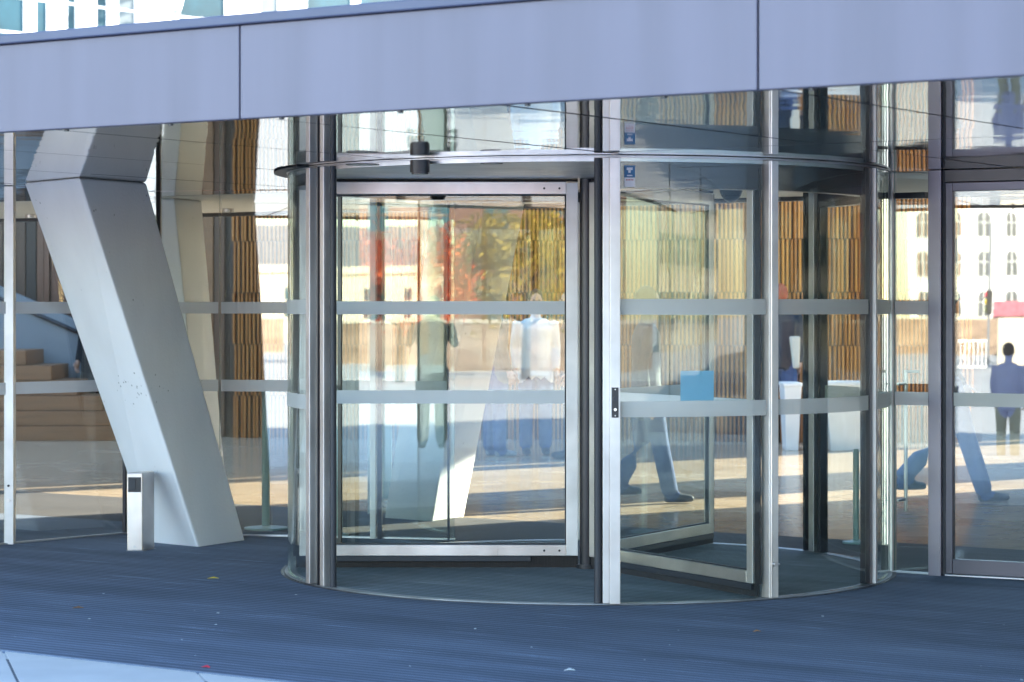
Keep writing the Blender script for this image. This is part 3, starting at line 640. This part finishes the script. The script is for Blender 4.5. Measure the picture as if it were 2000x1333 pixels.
SUN_GAPS = [(22.9, 24.1), (25.9, 28.9), (29.25, 29.6)]  # gaps in the unseen right wall, placed so sun bands cross the floor
y0 = 11.3
for a, b_ in SUN_GAPS + [(36.0, 36.0)]:
    q.box(7.0, 7.3, y0, a, 0, 9.0, 'dark_wall'); y0 = b_
q.box(7.001, 7.299, 22.9, 24.1, 3.7, 9.0, 'dark_wall')  # header added to keep sun on the foot of the inner column
tag(q.build('wall_right'), kind='structure')
q = MB(); q.box(5.25, 6.99, 30.5, 30.8, 0, 9.0, 'dark_wall'); tag(q.build('wall_back_right'), kind='structure')
# tapered white counters
def counter(px0, px1, pyt, Y, lab):
    a, b_ = at(px0, pyt, Y), at(px1, pyt, Y); h = a.z; e = empty('counter', ((a.x + b_.x) / 2, Y, 0)); tag(e, lab, 'counter', 'white counters in the lobby')
    w = (b_.x - a.x) / 2
    q = MB(); q.prism([(-w * .72, -0.18, 0), (w * .72, -0.18, 0), (w * .72, .18, 0), (-w * .72, .18, 0)], [(-w, -.25, h - .04), (w, -.25, h - .04), (w, .25, h - .04), (-w, .25, h - .04)], 'white_paint'); q.build('base', e, bevel=.006)
    q = MB(); q.box(-w - .01, w + .01, -.26, .26, h - .039, h, 'white_paint'); q.build('top', e, bevel=.005)
counter(1527, 1560, 747, 26.6, 'narrow white tapered counter beside the person in a navy jacket')
counter(1606, 1700, 745, 26.6, 'wider white tapered counter right of the narrow one')
# stanchions
def stanchion(p, h, lab, r=0.028, rb=0.15):
    e = empty('stanchion', (p.x, p.y, 0.0)); tag(e, lab, 'stanchion', 'pale teal stanchions inside the glass')
    q = MB(); q.cyl(0, 0, 0.002, 0.014, rb, 'teal_paint', 32); q.cyl(0, 0, 0.0141, 0.024, rb * .9, 'teal_paint', 32, r2=rb * 0.4); q.build('base', e)
    q = MB(); q.cyl(0, 0, 0.0245, h, r, 'teal_paint', 20); q.cyl(0, 0, h, h + .02, r, 'teal_paint', 20, r2=r * .6); smooth_angle(q.build('pole', e))
stanchion(gp(519, 1034), 0.98, 'pale teal stanchion with round base beside the leaning column')
stanchion(gp(661, 1047), 2.28, 'tall pale teal pole just inside the left post of the revolving door', rb=0.07)
stanchion(gp(1672, 1062), 0.60, 'low stanchion with round base behind the right side of the drum', r=0.02, rb=0.09)
# white inner post and teal info panel behind the wing
p = gp(730, 1004); q = MB(); q.box(-.045, .045, -.03, .03, 0, 2.33, 'white_paint'); o = q.build('white_pillar', loc=(p.x, p.y, 0), bevel=.004); tag(o, 'slim white pillar inside the lobby behind the revolving door', 'pillar')
p = at(756, 590, 19.6); e = empty('info_pillar', (p.x, p.y, 0)); tag(e, 'narrow pale teal information pillar inside the lobby', 'sign')
q = MB(); q.box(-.037, .037, -.02, .02, .02, 2.14, 'teal_paint'); q.build('panel', e, bevel=.004); q = MB(); q.box(-.12, .12, -.1, .1, 0, .0195, 'steel_soft'); q.build('base', e)
# stairs with balustrade and oak steps, far left
stp = empty('oak_staircase', (-5.2, 28.4, 0)); tag(stp, 'oak steps beside a white stair wall at the far left of the lobby', 'staircase')
for i in range(6):
    q = MB(); q.box(-1.6 - 0.0 * i, 1.05 - 0.30 * i, 0.0 + 0.02 * i, 1.2, 0.0 + 0.175 * i, 0.17 + 0.175 * i, 'oak'); q.build('step', stp, bevel=.006)
q = MB(); q.prism([(-1.9, 1.3, 0), (1.3, 1.3, 0), (1.3, 1.42, 0), (-1.9, 1.42, 0)], [(-1.9, 1.3, 2.2), (1.3, 1.3, .78), (1.3, 1.42, .78), (-1.9, 1.42, 2.2)], 'stair_grey'); q.build('stair_wall', stp)
q = MB(); q.tube([(-1.9, 1.26, 2.05), (1.2, 1.26, .70)], 0.025, 'dark_metal', 10); q.build('handrail', stp, smooth=True)
for px, py, w_, h_, lab in ((95, 845, .62, .36, 'long low oak bench inside the left glass wall'), (50, 838, .32, .62, 'taller oak box seat behind the bench inside the left glass wall')):
    p = gp(px, py + (14 if w_ > .5 else 0)); e = empty('oak_bench', (p.x, p.y, 0)); tag(e, lab, 'bench', 'oak seats inside the left glass wall')
    q = MB(); q.box(-w_, w_ * .75, 0, .5, h_ - .05, h_, 'oak'); q.build('seat', e, bevel=.006)
    q = MB(); q.box(-w_ + .03, w_ * .75 - .03, .03, .47, 0, h_ - .051, 'oak'); q.build('base', e, bevel=.006)

# ------------------------------------------------------------------ unseen shading building, backdrop building
ub = empty('shading_building', fw(12, 2)); tag(ub, 'unseen grey main block right of the canopy, sized to shade the forecourt', 'building'); bpy.context.view_layer.update()
def upar(o, pa=None): pa = pa or ub; o.parent = pa; o.matrix_parent_inverse = pa.matrix_world.inverted(); return o
q = MB(); q.box(3.2, 75, 5.6, 9.4, ZF + 0.02, 10.5, 'roof_grey', fmat()); q.box(8.5, 75, 5.8, 9.2, -0.5, ZF + .0195, 'roof_grey', fmat()); upar(q.build('wall'))  # unseen block, height and thin depth set to shade the forecourt
wn_mb = MB(); wn_mb.box(-.8, .8, -.04, .0, 0, 1.8, 'far_glass')
wproto = None
for i in range(12):
    for z in (3.6, 7.0):
        if wproto is None: o = wn_mb.build('window'); wproto = o
        else: o = wproto.copy(); C.objects.link(o)
        o.location = fw(5 + i * 4.0, 5.599, z); o.rotation_euler = (0, 0, FANG); upar(o)
# sunlit backdrop beyond the roof
BN = Vector((0.75, -0.661)); BT = Vector((0.661, 0.75)); B0 = Vector(((400 - 1000) / F * 90, 90.0))
def bt_at(px): k = (px - 1000) / F; return (k * B0.y - B0.x) / (BT.x - k * BT.y)
bb = empty('office_building', (B0.x, B0.y, 0)); tag(bb, 'sunlit white and teal office building beyond the canopy roof', 'building'); bpy.context.view_layer.update()
BM = Matrix.Translation((B0.x + BN.x * .26, B0.y + BN.y * .26, 0)) @ Matrix.Rotation(math.atan2(BT.y, BT.x), 4, 'Z')     # local x along the front, -y outwards
def bbx(name, mat, p0, p1, y0, y1, z0, z1, pa=None): q = MB(); q.box(bt_at(p0) if p0 is not None else -40, bt_at(p1) if p1 is not None else 60, y0, y1, z0, z1, mat, BM); return upar(q.build(name), pa or bb)
bbx('wall', 'white_paint', -300, 990, 0.3, 6.0, -1, 24)
for p0, p1, mat_ in ((-60, 45, 'far_teal'), (72, 90, 'far_teal'), (132, 146, 'far_teal'), (190, 207, 'far_teal'), (232, 262, 'far_pale'), (510, 541, 'far_pale'), (600, 684, 'far_teal'), (704, 802, 'far_teal'), (350, 437, 'far_teal'), (820, 930, 'far_teal')):
    w_ = bbx('window', mat_, p0, p1, 0.27, 0.298, 6.0, 20.0)
    for z in (9.7, 10.9, 12.1):
        bbx('glazing_bar', 'white_paint', p0, p1, 0.25, 0.2695, z - .04, z + .04, w_)
for p0, p1 in ((45, 72), (90, 132), (146, 190), (207, 232), (262, 350), (437, 510), (541, 600), (684, 704), (802, 820)):
    bbx('panel', 'white_paint', p0 + 1, p1 - 1, 0.24, 0.298, 6.0, 20.0)
bal = bbx('balcony_rail', 'far_pale', 350, 437, -0.9, -0.86, 11.0, 11.9)
bbx('balcony_floor', 'stone_white', 348, 440, -0.95, 0.2, 10.7, 10.95)
for i in range(5): bbx('baluster', 'roof_grey', 350 + i * 21.5, 352 + i * 21.5, -0.97, -0.905, 10.95, 12.0, bal)
for k in range(2):
    q = MB(); a_ = BM @ Vector((bt_at(268 + 14 * k), -0.5, 9.5)); b_ = BM @ Vector((bt_at(330 + 14 * k), -0.5, 14.0)); q.tube([a_, b_], 0.12, 'white_paint', 6); stn = upar(q.build('stair_stringer'), bb)
for i in range(9):
    t = i / 9.0; bbx('stair_tread', 'far_pale', 268 + 62 * t, 284 + 62 * t, -0.7, 0.0, 9.6 + 4.5 * t, 9.66 + 4.5 * t)

# ------------------------------------------------------------------ street behind the camera (seen in the glass)
def far_building(name, lab, c, face, width, height, depth, cols, rws, z0, dz, ww, wh, wall, win, arched, roof=None):
    a = math.atan2(face[1], face[0]) + R(90)
    e = empty(name, (c[0], c[1], DROP), a); tag(e, lab, 'building')       # local -y points along face
    q = MB(); q.box(-width / 2, width / 2, 0, depth, 0, height, wall); q.build('wall', e)
    q = MB(); q.box(-width / 2 - .3, width / 2 + .3, -.35, depth + .3, height + .001, height + .5, wall); q.build('cornice', e)
    if roof: q = MB(); q.prism([(-width / 2, 0, height + .5), (width / 2, 0, height + .5), (width / 2, depth, height + .5), (-width / 2, depth, height + .5)], [(-width / 2 + 2, 2.5, height + 3.2), (width / 2 - 2, 2.5, height + 3.2), (width / 2 - 2, depth - 2.5, height + 3.2), (-width / 2 + 2, depth - 2.5, height + 3.2)], roof); q.build('roof', e)
    pf = [(-ww / 2, 0), (ww / 2, 0)] + ([(ww / 2 * math.cos(R(t)), wh - ww / 2 + ww / 2 * math.sin(R(t))) for t in range(0, 181, 30)] if arched else [(ww / 2, wh), (-ww / 2, wh)])
    gm = MB(); gm.prism([Vector((x, -.03, z)) for x, z in pf][::-1], [Vector((x, .0, z)) for x, z in pf][::-1], win)
    fm = MB(); fm.box(-.04, .04, -.06, -.031, 0, wh - .02, wall); fm.box(-ww / 2, -.0405, -.06, -.031, wh * .55, wh * .55 + .07, wall); fm.box(.0405, ww / 2, -.06, -.031, wh * .55, wh * .55 + .07, wall)
    sm = MB(); sm.box(-ww / 2 - .12, ww / 2 + .12, -.16, -.001, -.14, -.001, wall)
    pr_ = None
    for r_ in range(rws):
        for i in range(cols):
            loc = (-width / 2 + width * (i + .5) / cols, -0.002, z0 + dz * r_)
            if pr_ is None:
                w0 = gm.build('window', e, loc); f0 = fm.build('frame', w0); s0_ = sm.build('sill', w0); pr_ = (w0, f0, s0_)
            else:
                w1 = pr_[0].copy(); C.objects.link(w1); w1.location = loc
                for ch in pr_[1:]: k_ = ch.copy(); C.objects.link(k_); k_.parent = w1
    return e
far_building('street_building', 'sunlit white building with arched windows reflected in the right-hand glass', (-133.4, -96.2), (0.777, 0.629), 48, 10.5, 12, 22, 3, 1.6, 3.0, 0.9, 1.9, 'stone_white', 'old_glass', True, 'roof_grey')
far_building('street_building', 'cream street building reflected in the wavy glass wall', (-72, -112), (0.5, 0.87), 30, 4.6, 12, 11, 1, 1.6, 3.3, 1.2, 2.0, 'stone_cream', 'far_glass', False, 'roof_grey')
far_building('street_building', 'long brick street building reflected behind the autumn trees', (-10, -122), (0.05, 1.0), 80, 9, 12, 22, 3, 1.3, 2.8, 1.3, 1.8, 'brick', 'far_glass', False, 'roof_grey')
far_building('street_building', 'pale banded street building reflected in the curved drum glass', (70, -80), (-0.30, 0.95), 50, 13, 12, 12, 4, 1.4, 3.0, 3.2, 1.6, 'stone_cream', 'far_glass', False)
def stone_wall(p, q_, h, lab):
    M, L = seg_matrix(p, q_); e = empty('stone_wall', (p[0], p[1], DROP), math.atan2(q_[1] - p[1], q_[0] - p[0])); tag(e, lab, 'wall')
    b_ = MB(); b_.box(0, L, -.25, .25, 0, h, 'quay_stone'); b_.build('body', e)
    b_ = MB(); b_.box(-.05, L + .05, -.32, .32, h + .001, h + .14, 'stone_cream'); b_.build('coping', e)
stone_wall((30, -60), (-42, -58), 1.7, 'low brown stone wall along the street reflected in the door wing')
stone_wall((-54, -78), (-92, -40), 1.7, 'low brown stone wall below the white arched-window building')
def tree(x, y, h, r, leaf, lab, n_=2600, bare=False):
    random.seed(int(x * 13 + y * 7)); z = ground_z(x, y)
    e = empty('autumn_tree', (x, y, z)); tag(e, lab, 'tree', 'street trees behind the photographer')
    q = MB(); q.tube([(0, 0, 0), (0.05, 0.02, h * .3), (-.03, .05, h * .6), (0, 0, h * .9)], [h * .03, h * .024, h * .015, h * .004], 'bark', 8)
    tips = []
    for i in range(16):
        a = random.uniform(0, 6.28); z0 = h * random.uniform(.28, .7); L = r * random.uniform(.7, 1.1); up = random.uniform(.3, .8)
        t = Vector((math.cos(a) * L, math.sin(a) * L, z0 + L * up)); m_ = Vector((math.cos(a) * L * .5, math.sin(a) * L * .5, z0 + L * up * .35)); q.tube([(0, 0, z0), m_, t], [h * .011, h * .007, h * .002], 'bark', 5); tips += [t, (t + m_) / 2]
    q.build('trunk', e, smooth=True)
    lf = MB()
    for i in range(n_ if not bare else 250):
        c = random.choice(tips) + Vector((random.gauss(0, r * .22), random.gauss(0, r * .22), random.gauss(0, r * .18)))
        s_ = random.uniform(.05, .13); u = Vector((random.gauss(0, 1), random.gauss(0, 1), random.gauss(0, 1))).normalized(); v_ = u.orthogonal().normalized()
        lf.add([c - u * s_, c + v_ * s_ * .6, c + u * s_, c - v_ * s_ * .6], [(0, 1, 2, 3)], leaf)
    lf.build('crown', e)
tree(-3.4, -46, 5.6, 1.6, 'leaf_orange', 'small orange autumn tree reflected in the door wing', n_=9000)
tree(0.4, -48, 5.8, 1.9, 'leaf_yellow', 'yellow autumn tree reflected right of the orange one', n_=8000)
tree(3.6, -50, 5.6, 1.8, 'leaf_orange', 'rusty autumn tree standing right of the yellow tree', n_=6000)
tree(-22, -52, 7.0, 2.2, 'leaf_green', 'green street tree standing before the cream building')
tree(24, -30, 7.0, 2.0, 'leaf_yellow', 'thin half-bare tree reflected in the curved glass', bare=True)
tree(34, -26, 8.0, 2.2, 'leaf_green', 'green tree far right behind the photographer')
tree(-54, -60, 8, 3.2, 'leaf_green', 'tall dense green tree right of the white building', n_=7000)
tree(-40, -76, 8, 3.2, 'leaf_green', 'second tall green tree right of the white building', n_=7000)
tree(-32, -70, 7, 2.8, 'leaf_orange', 'tall orange tree beside the green street trees', n_=6000)
random.seed(11)
def bicycle(x, y, a, lab):
    e = empty('bicycle', (x, y, ground_z(x, y)), a); tag(e, lab, 'bicycle', 'bicycles parked by the street wall')
    for xx in (-.52, .52):
        q = MB(); rim = [(xx + .33 * math.cos(2 * math.pi * i / 28), 0, .34 + .33 * math.sin(2 * math.pi * i / 28)) for i in range(29)]; q.tube(rim, .018, 'rubber', 6); w_ = q.build('wheel', e)
        q = MB()
        for i in range(12): q.tube([(xx, 0, .34), (xx + .32 * math.cos(.524 * i), 0, .34 + .32 * math.sin(.524 * i))], .003, 'steel_soft', 4)
        q.build('spokes', w_)
    q = MB()
    for a_, b_ in (((-.52, 0, .34), (-.08, 0, .30)), ((-.08, 0, .30), (-.2, 0, .85)), ((-.2, 0, .80), (.38, 0, .82)), ((-.08, 0, .30), (.38, 0, .80)), ((-.52, 0, .34), (-.19, 0, .78)), ((.52, 0, .34), (.36, 0, .95))): q.tube([a_, b_], .018, 'metal_black', 6)
    q.build('frame', e)
    q = MB(); q.ellipsoid((-.22, 0, .90), (.13, .07, .035), 'black_plastic', 10, 6); q.build('saddle', e)
    q = MB(); q.tube([(.28, -.28, 1.0), (.36, -.1, .98), (.36, .1, .98), (.28, .28, 1.0)], .013, 'steel_soft', 6); q.build('handlebar', e)
    q = MB(); q.cyl(-.08, 0, 0, .02, .09, 'steel_soft', 14); o = q.build('chainring', e); o.rotation_euler = (R(90), 0, 0); o.location = (0, 0, .30)
for i, lab in enumerate(('bicycle nearest the reflected wall end', 'second bicycle parked before the reflected stone wall', 'third bicycle parked before the reflected stone wall', 'farthest bicycle parked before the reflected stone wall')):
    bicycle(-58.5 + (i - 1.5) * 1.25, -47.5 - (i - 1.5) * 1.25, R(-45 + random.uniform(-8, 8)), lab)

# ------------------------------------------------------------------ people
def person(loc, face, lab, h=1.76, top='navy', bottom='jeans', shoes='shoe_dark', hair='hair_dark', stride=0.0, coat=0.0, arms=0.0, lean=0.0, hood=None, hold=False):
    k = h / 1.76; seg = []
    q = MB()
    def tb(pts, rad, mat, seg_=12): q.tube([Vector(p) * k for p in pts], [tuple(r * k for r in (x if isinstance(x, (tuple, list)) else (x, x))) for x in rad], 'skin', seg_); [seg.append((Vector(pts[i]) * k, Vector(pts[i + 1]) * k, mat)) for i in range(len(pts) - 1)]
    ly = lean
    for sd in (-1, 1):
        st = stride * sd
        hip = (sd * .095, 0, .92); knee = (sd * .10, st * .28 + max(0, -st) * .22, .50 + abs(st) * .0); ank = (sd * .105, st * .55 - max(0, -st) * .12, .09 + max(0, -st) * .16)
        tb([hip, ((hip[0] + knee[0]) / 2, knee[1] * .5, .72), knee, ((knee[0] + ank[0]) / 2, (knee[1] + ank[1]) / 2, (knee[2] + ank[2]) / 2), ank], [.100, .094, .076, .074, .070], bottom)
        tb([(ank[0], ank[1] - .045, ank[2] - .045), (ank[0], ank[1] + .08, ank[2] - .048), (ank[0], ank[1] + .20, ank[2] - .058)], [(.042, .045), (.047, .042), (.036, .028)], shoes)
        sh = (sd * .185, ly * .8, 1.43); el = (sd * (.228), ly * .6 - .03 - st * .18, 1.14); wr = (sd * .222, ly * .5 + .05 - st * .30 + arms * .2, .90 + arms * .12)
        if hold: el = (sd * .27, .10, 1.20); wr = (sd * .08, .26, 1.48)
        tb([sh, ((sh[0] + el[0]) / 2, (sh[1] + el[1]) / 2, (sh[2] + el[2]) / 2), el, wr], [.064, .058, .050, .038], top)
        hv = (Vector(wr) - Vector(el)).normalized(); hn = Vector(wr) + hv * .05
        seg.append((Vector(wr) * k, (Vector(wr) + hv * .2) * k, 'skin'))
        if sd == -1: hands = []
        hands.append((Vector(wr), hv, sd))
    low = .92 - coat
    tb([(0, 0, low), (0, ly * .2, 1.02), (0, ly * .5, 1.20), (0, ly * .8, 1.36), (0, ly, 1.46)], [(.175 + coat * .10, .125 + coat * .1), (.165, .115), (.17, .115), (.20, .115), (.12, .075)], top, 16)
    if not coat: tb([(0, 0, .84), (0, 0, .98)], [(.165, .12), (.165, .115)], bottom, 16)
    tb([(0, ly, 1.44), (0, ly * 1.1 + .01, 1.56)], [.058, .052], 'skin')
    hc = Vector((0, ly * 1.25 + .02, 1.645))
    q.ellipsoid(hc * k, (.076 * k, .095 * k, .118 * k), 'skin', 16, 12); seg.append((hc * k, (hc + Vector((0, 0, .05))) * k, 'skin'))
    me = bpy.data.meshes.new('person'); me.from_pydata(q.v, [], q.f); tmp = bpy.data.objects.new('tmp', me); C.objects.link(tmp)
    rm = tmp.modifiers.new('r', 'REMESH'); rm.mode = 'VOXEL'; rm.voxel_size = .016; sm = tmp.modifiers.new('s', 'SMOOTH'); sm.iterations = 4; sm.factor = .5
    bpy.context.view_layer.update()
    ev = bpy.data.meshes.new_from_object(tmp.evaluated_get(bpy.context.evaluated_depsgraph_get())); bpy.data.objects.remove(tmp)
    names = []
    for s_ in seg:
        if s_[2] not in names: names.append(s_[2])
    sub = [(a, b_, (b_ - a), max(1e-6, (b_ - a).length_squared), names.index(mn)) for a, b_, mn in seg]
    rads = {'skin': .06, top: .14, bottom: .09, shoes: .045}
    # fingers, nose and ears join the body mesh after smoothing
    ex = MB()
    for wr, hv, sd in hands:
        sidev = Vector((0, 1, 0)) if not hold else Vector((0, 0, 1)); sidev = (sidev - hv * sidev.dot(hv)).normalized()
        ex.tube([p * k for p in (wr - hv * .02, wr + hv * .03, wr + hv * .085)], [(.024 * k, .030 * k), (.020 * k, .040 * k), (.014 * k, .038 * k)], 'skin', 8)
        inn = hv.cross(sidev) * (-sd)
        for fi, (off, ln) in enumerate(((.030, .070), (.010, .082), (-.010, .076), (-.030, .058))):
            b0 = wr + hv * .078 + sidev * off; b1 = b0 + hv * ln * .5 + inn * .006; b2 = b1 + hv * ln * .42 + inn * .022
            ex.tube([b0 * k, b1 * k, b2 * k], [.0095 * k, .0088 * k, .007 * k], 'skin', 6)
        t0 = wr + hv * .03 + sidev * .034; ex.tube([t0 * k, (t0 + hv * .03 + sidev * .022) * k, (t0 + hv * .062 + sidev * .024 + inn * .01) * k], [.011 * k, .010 * k, .008 * k], 'skin', 6)
    ex.tube([(hc + Vector((0, .088, .015))) * k, (hc + Vector((0, .112, -.022))) * k], [.008 * k, .015 * k], 'skin', 6)
    for sd in (-1, 1):
        ex.ellipsoid((hc + Vector((sd * .078, -.005, -.01))) * k, (.010 * k, .022 * k, .032 * k), 'skin', 8, 6)
        ex.ellipsoid((hc + Vector((sd * .030, .086, .012))) * k, (.012 * k, .008 * k, .008 * k), 'black_plastic', 8, 6)
    ex.ellipsoid((hc + Vector((0, .088, -.052))) * k, (.024 * k, .008 * k, .006 * k), 'red_scrap', 8, 6)
    vs = [tuple(v_.co) for v_ in ev.vertices]; fs = [tuple(p.vertices) for p in ev.polygons]; mis = []
    for p in ev.polygons:
        c = p.center; best = 9; bi = 0
        for a, b_, d_, l2, mi_ in sub:
            t = max(0, min(1, (c - a).dot(d_) / l2)); di = (c - a - d_ * t).length / rads.get(names[mi_], .09)
            if names[mi_] == 'skin' and c.z < 1.3 * k: di = (c - a - d_ * t).length / .05
            if di < best: best = di; bi = mi_
        mis.append(bi)
    bpy.data.meshes.remove(ev)
    fin = bpy.data.meshes.new('person'); o0 = len(vs); n0 = len(fs)
    fin.from_pydata(vs + ex.v, [], fs + [tuple(o0 + i for i in f_) for f_ in ex.f])
    for nm in names: fin.materials.append(MATS[nm])
    exm = {}
    for mn in ex.mats:
        if mn not in names: names.append(mn); fin.materials.append(MATS[mn])
        exm[ex.mats.index(mn)] = names.index(mn)
    fin.polygons.foreach_set('material_index', mis + [exm[i] for i in ex.m]); fin.polygons.foreach_set('use_smooth', [True] * len(fin.polygons)); fin.update()
    o = bpy.data.objects.new('person', fin); C.objects.link(o); o.location = (loc[0], loc[1], loc[2] if len(loc) > 2 else 0.0); o.rotation_euler = (0, 0, face)
    tag(o, lab, 'person')
    hm = MB(); hm.ellipsoid((hc + Vector((0, -.018, .022))) * k, (.085 * k, .096 * k, .112 * k), hair, 16, 12)
    if hood: hm.ellipsoid((hc + Vector((0, -.03, -.02))) * k, (.105 * k, .10 * k, .135 * k), hood, 14, 10)
    hm.build('hair' if not hood else 'hood', o, smooth=True)
    return o
def stand(px, py, *a, **kw): p = gp(px, py); return person((p.x, p.y, 0.002), *a, **kw)
BACK, CAMW = 0.0, math.pi     # facing away from / towards the camera
pA = stand(1524, 868, BACK, 'person in navy jacket and jeans seen from behind at the white counter', h=1.80, top='navy', bottom='jeans', hair='hair_red')
q = MB(); q.prism([(-.02, -.04, .0), (.05, -.04, 0), (.05, .04, 0), (-.02, .04, 0)], [(-.06, -.05, .36), (.06, -.05, .36), (.06, .05, .36), (-.06, .05, .36)], 'cream_bag')
p = gp(1549, 868); bg = q.build('shoulder_bag', loc=(p.x, p.y - .16, .86), bevel=.02); tag(bg, 'cream shoulder bag carried by the person in the navy jacket', 'bag')
stand(186, 853, R(150), 'person in a long black coat half hidden by the leaning column', top='black_cloth', bottom='black_cloth', coat=.35)
stand(1046, 889, CAMW + .1, 'person in a white shirt and jeans facing out of the lobby', top='white_shirt', bottom='jeans', h=1.72, arms=.1)
stand(966, 893, R(-60), 'person in dark top, jeans and grey sneakers beside the white shirt', top='grey_cloth', bottom='jeans', shoes='shoe_grey', h=1.74)
stand(1116, 897, R(95), 'person in dark clothes mostly hidden by the door wing stile', top='black_cloth', bottom='navy', h=1.72)
stand(1262, 982, R(-80), 'person in a grey coat and jeans walking behind the curved glass', top='grey_cloth', bottom='jeans', stride=.32, coat=.12, h=1.70)
stand(1848, 980, R(-85), 'person in a dark jacket and blue jeans striding behind the dark door jamb', top='black_cloth', bottom='jeans', stride=.5, h=1.78)
stand(537, 826, R(100), 'small distant person in a blue hooded coat at the slat wall', top='blue_coat', bottom='jeans', coat=.2, h=1.42, hood='blue_coat')
# people outside, seen only as reflections
person((-0.95, -0.3, ground_z(-0.95, -0.3)), 0.0, 'photographer in dark clothes standing outside, reflected in the door wing', top='black_cloth', bottom='navy', hold=True, h=1.80)
q = MB(); q.box(-.07, .07, -.04, .04, -.05, .05, 'black_plastic'); q.tube([(0, .04, 0), (0, .18, 0)], .04, 'black_plastic', 14); o = q.build('photo_camera', loc=(-0.95, 0.02, ground_z(-.95, -.3) + 1.56), bevel=.006); tag(o, 'black photo camera held up by the reflected photographer', 'camera')
def mirror_outside(px, dist):     # outside spot whose reflection in the right-hand door shows at this column
    v_ = Vector((px - 1000, F)).normalized() * dist; w = (v_ - DO.xy).dot(DN); return v_ - DN * 2 * w
m_ = mirror_outside(1972, 36); person((m_.x, m_.y, ground_z(m_.x, m_.y)), R(150), 'person in a lavender jacket and khaki trousers reflected in the side door', top='lavender', bottom='khaki', coat=.15, h=1.68)

m_ = mirror_outside(1932, 98); z_ = ground_z(m_.x, m_.y)
e = empty('traffic_light', (m_.x, m_.y, z_), R(45)); tag(e, 'traffic light on a slim mast reflected in the side door', 'traffic light')
q = MB(); q.cyl(0, 0, 0, 5.6, .06, 'roof_grey', 10); q.build('mast', e)
q = MB(); q.box(-.16, .16, -.14, .10, 2.0, 2.95, 'metal_black'); hd = q.build('head', e, bevel=.03)
for i, c_ in enumerate(('red_scrap', 'yellow_leaf', 'leaf_green')):
    q = MB(); q.tube([(0, .10, 2.8 - .3 * i), (0, .20, 2.8 - .3 * i)], .11, c_, 12); q.build('lamp', hd)
m_ = mirror_outside(1993, 92); e = empty('kiosk', (m_.x, m_.y, ground_z(m_.x, m_.y)), R(-45)); tag(e, 'small street kiosk with a red awning reflected in the side door', 'kiosk')
q = MB(); q.box(-.75, .75, -.6, .6, 0, 1.9, 'stone_cream'); q.build('body', e)
q = MB(); q.prism([(-.95, -1.0, 1.85), (.95, -1.0, 1.85), (.95, .65, 1.95), (-.95, .65, 1.95)], [(-.95, -1.0, 2.0), (.95, -1.0, 2.0), (.95, .65, 2.5), (-.95, .65, 2.5)], 'awning_pink'); q.build('awning', e)
q = MB(); q.box(-.55, .55, -.64, -.601, .95, 1.65, 'far_glass'); q.build('window', e)
m_ = mirror_outside(1875, 90); e = empty('street_railing', (m_.x, m_.y, ground_z(m_.x, m_.y)), R(-45)); tag(e, 'thin barred street railing reflected at the edge of the side door', 'railing')
q = MB(); q.box(-1.0, 1.0, -.03, .03, 1.05, 1.11, 'steel_soft'); q.build('top_rail', e); q = MB(); q.box(-1.0, 1.0, -.03, .03, .10, .16, 'steel_soft'); q.build('bottom_rail', e)
for i in range(13): q = MB(); q.box(-.98 + i * .16, -.95 + i * .16, -.015, .015, .16, 1.05, 'steel_soft'); q.build('bar', e)

# ------------------------------------------------------------------ litter
def scrap(px, py, mat, lab, s_=.02):
    p = gp(px, py); q = MB()
    q.add([(-s_ * 1.4, -.3 * s_, .001), (-.2 * s_, -s_ * .8, .006), (s_ * 1.5, 0, .002), (.1 * s_, s_ * .9, .008), (-s_ * 1.4, -.3 * s_, -.001), (-.2 * s_, -s_ * .8, .003), (s_ * 1.5, 0, -.001), (.1 * s_, s_ * .9, .005)], [(0, 1, 2, 3), (7, 6, 5, 4), (0, 4, 5, 1), (1, 5, 6, 2), (2, 6, 7, 3), (3, 7, 4, 0)], mat)
    o = q.build('leaf_scrap', loc=(p.x, p.y, .0035), rotz=random.uniform(-.6, .6)); tag(o, lab, 'scrap', 'scraps lying on the mat')
scrap(416, 1131, 'yellow_leaf', 'small yellow leaf on the mat in front of the leaning column', .022)
scrap(152, 1189, 'brown_leaf', 'small brown leaf on the mat at the left', .02)
scrap(402, 1305, 'red_scrap', 'tiny red scrap at the front edge of the mat', .014)
scrap(1112, 1311, 'pale_grit', 'pale crumpled scrap at the front of the mat', .016)
scrap(1478, 1235, 'brown_leaf', 'tiny brown leaf on the mat right of the door', .014)
q = MB()
for i in range(26):
    p = gp(random.uniform(0, 2000), random.uniform(1150, 1330)); s_ = random.uniform(.0012, .003); 
    if (p.xy - FO).dot(FN) < W_EDGE + .05 or (p.xy - Vector((CX, CY))).length < RD + .08: continue
    q.box(p.x - s_ * 2, p.x + s_ * 2, p.y - s_, p.y + s_, .002, .002 + s_ * .7, 'pale_grit')
tag(q.build('grit'), 'pale grit specks scattered over the mat', kind='stuff')
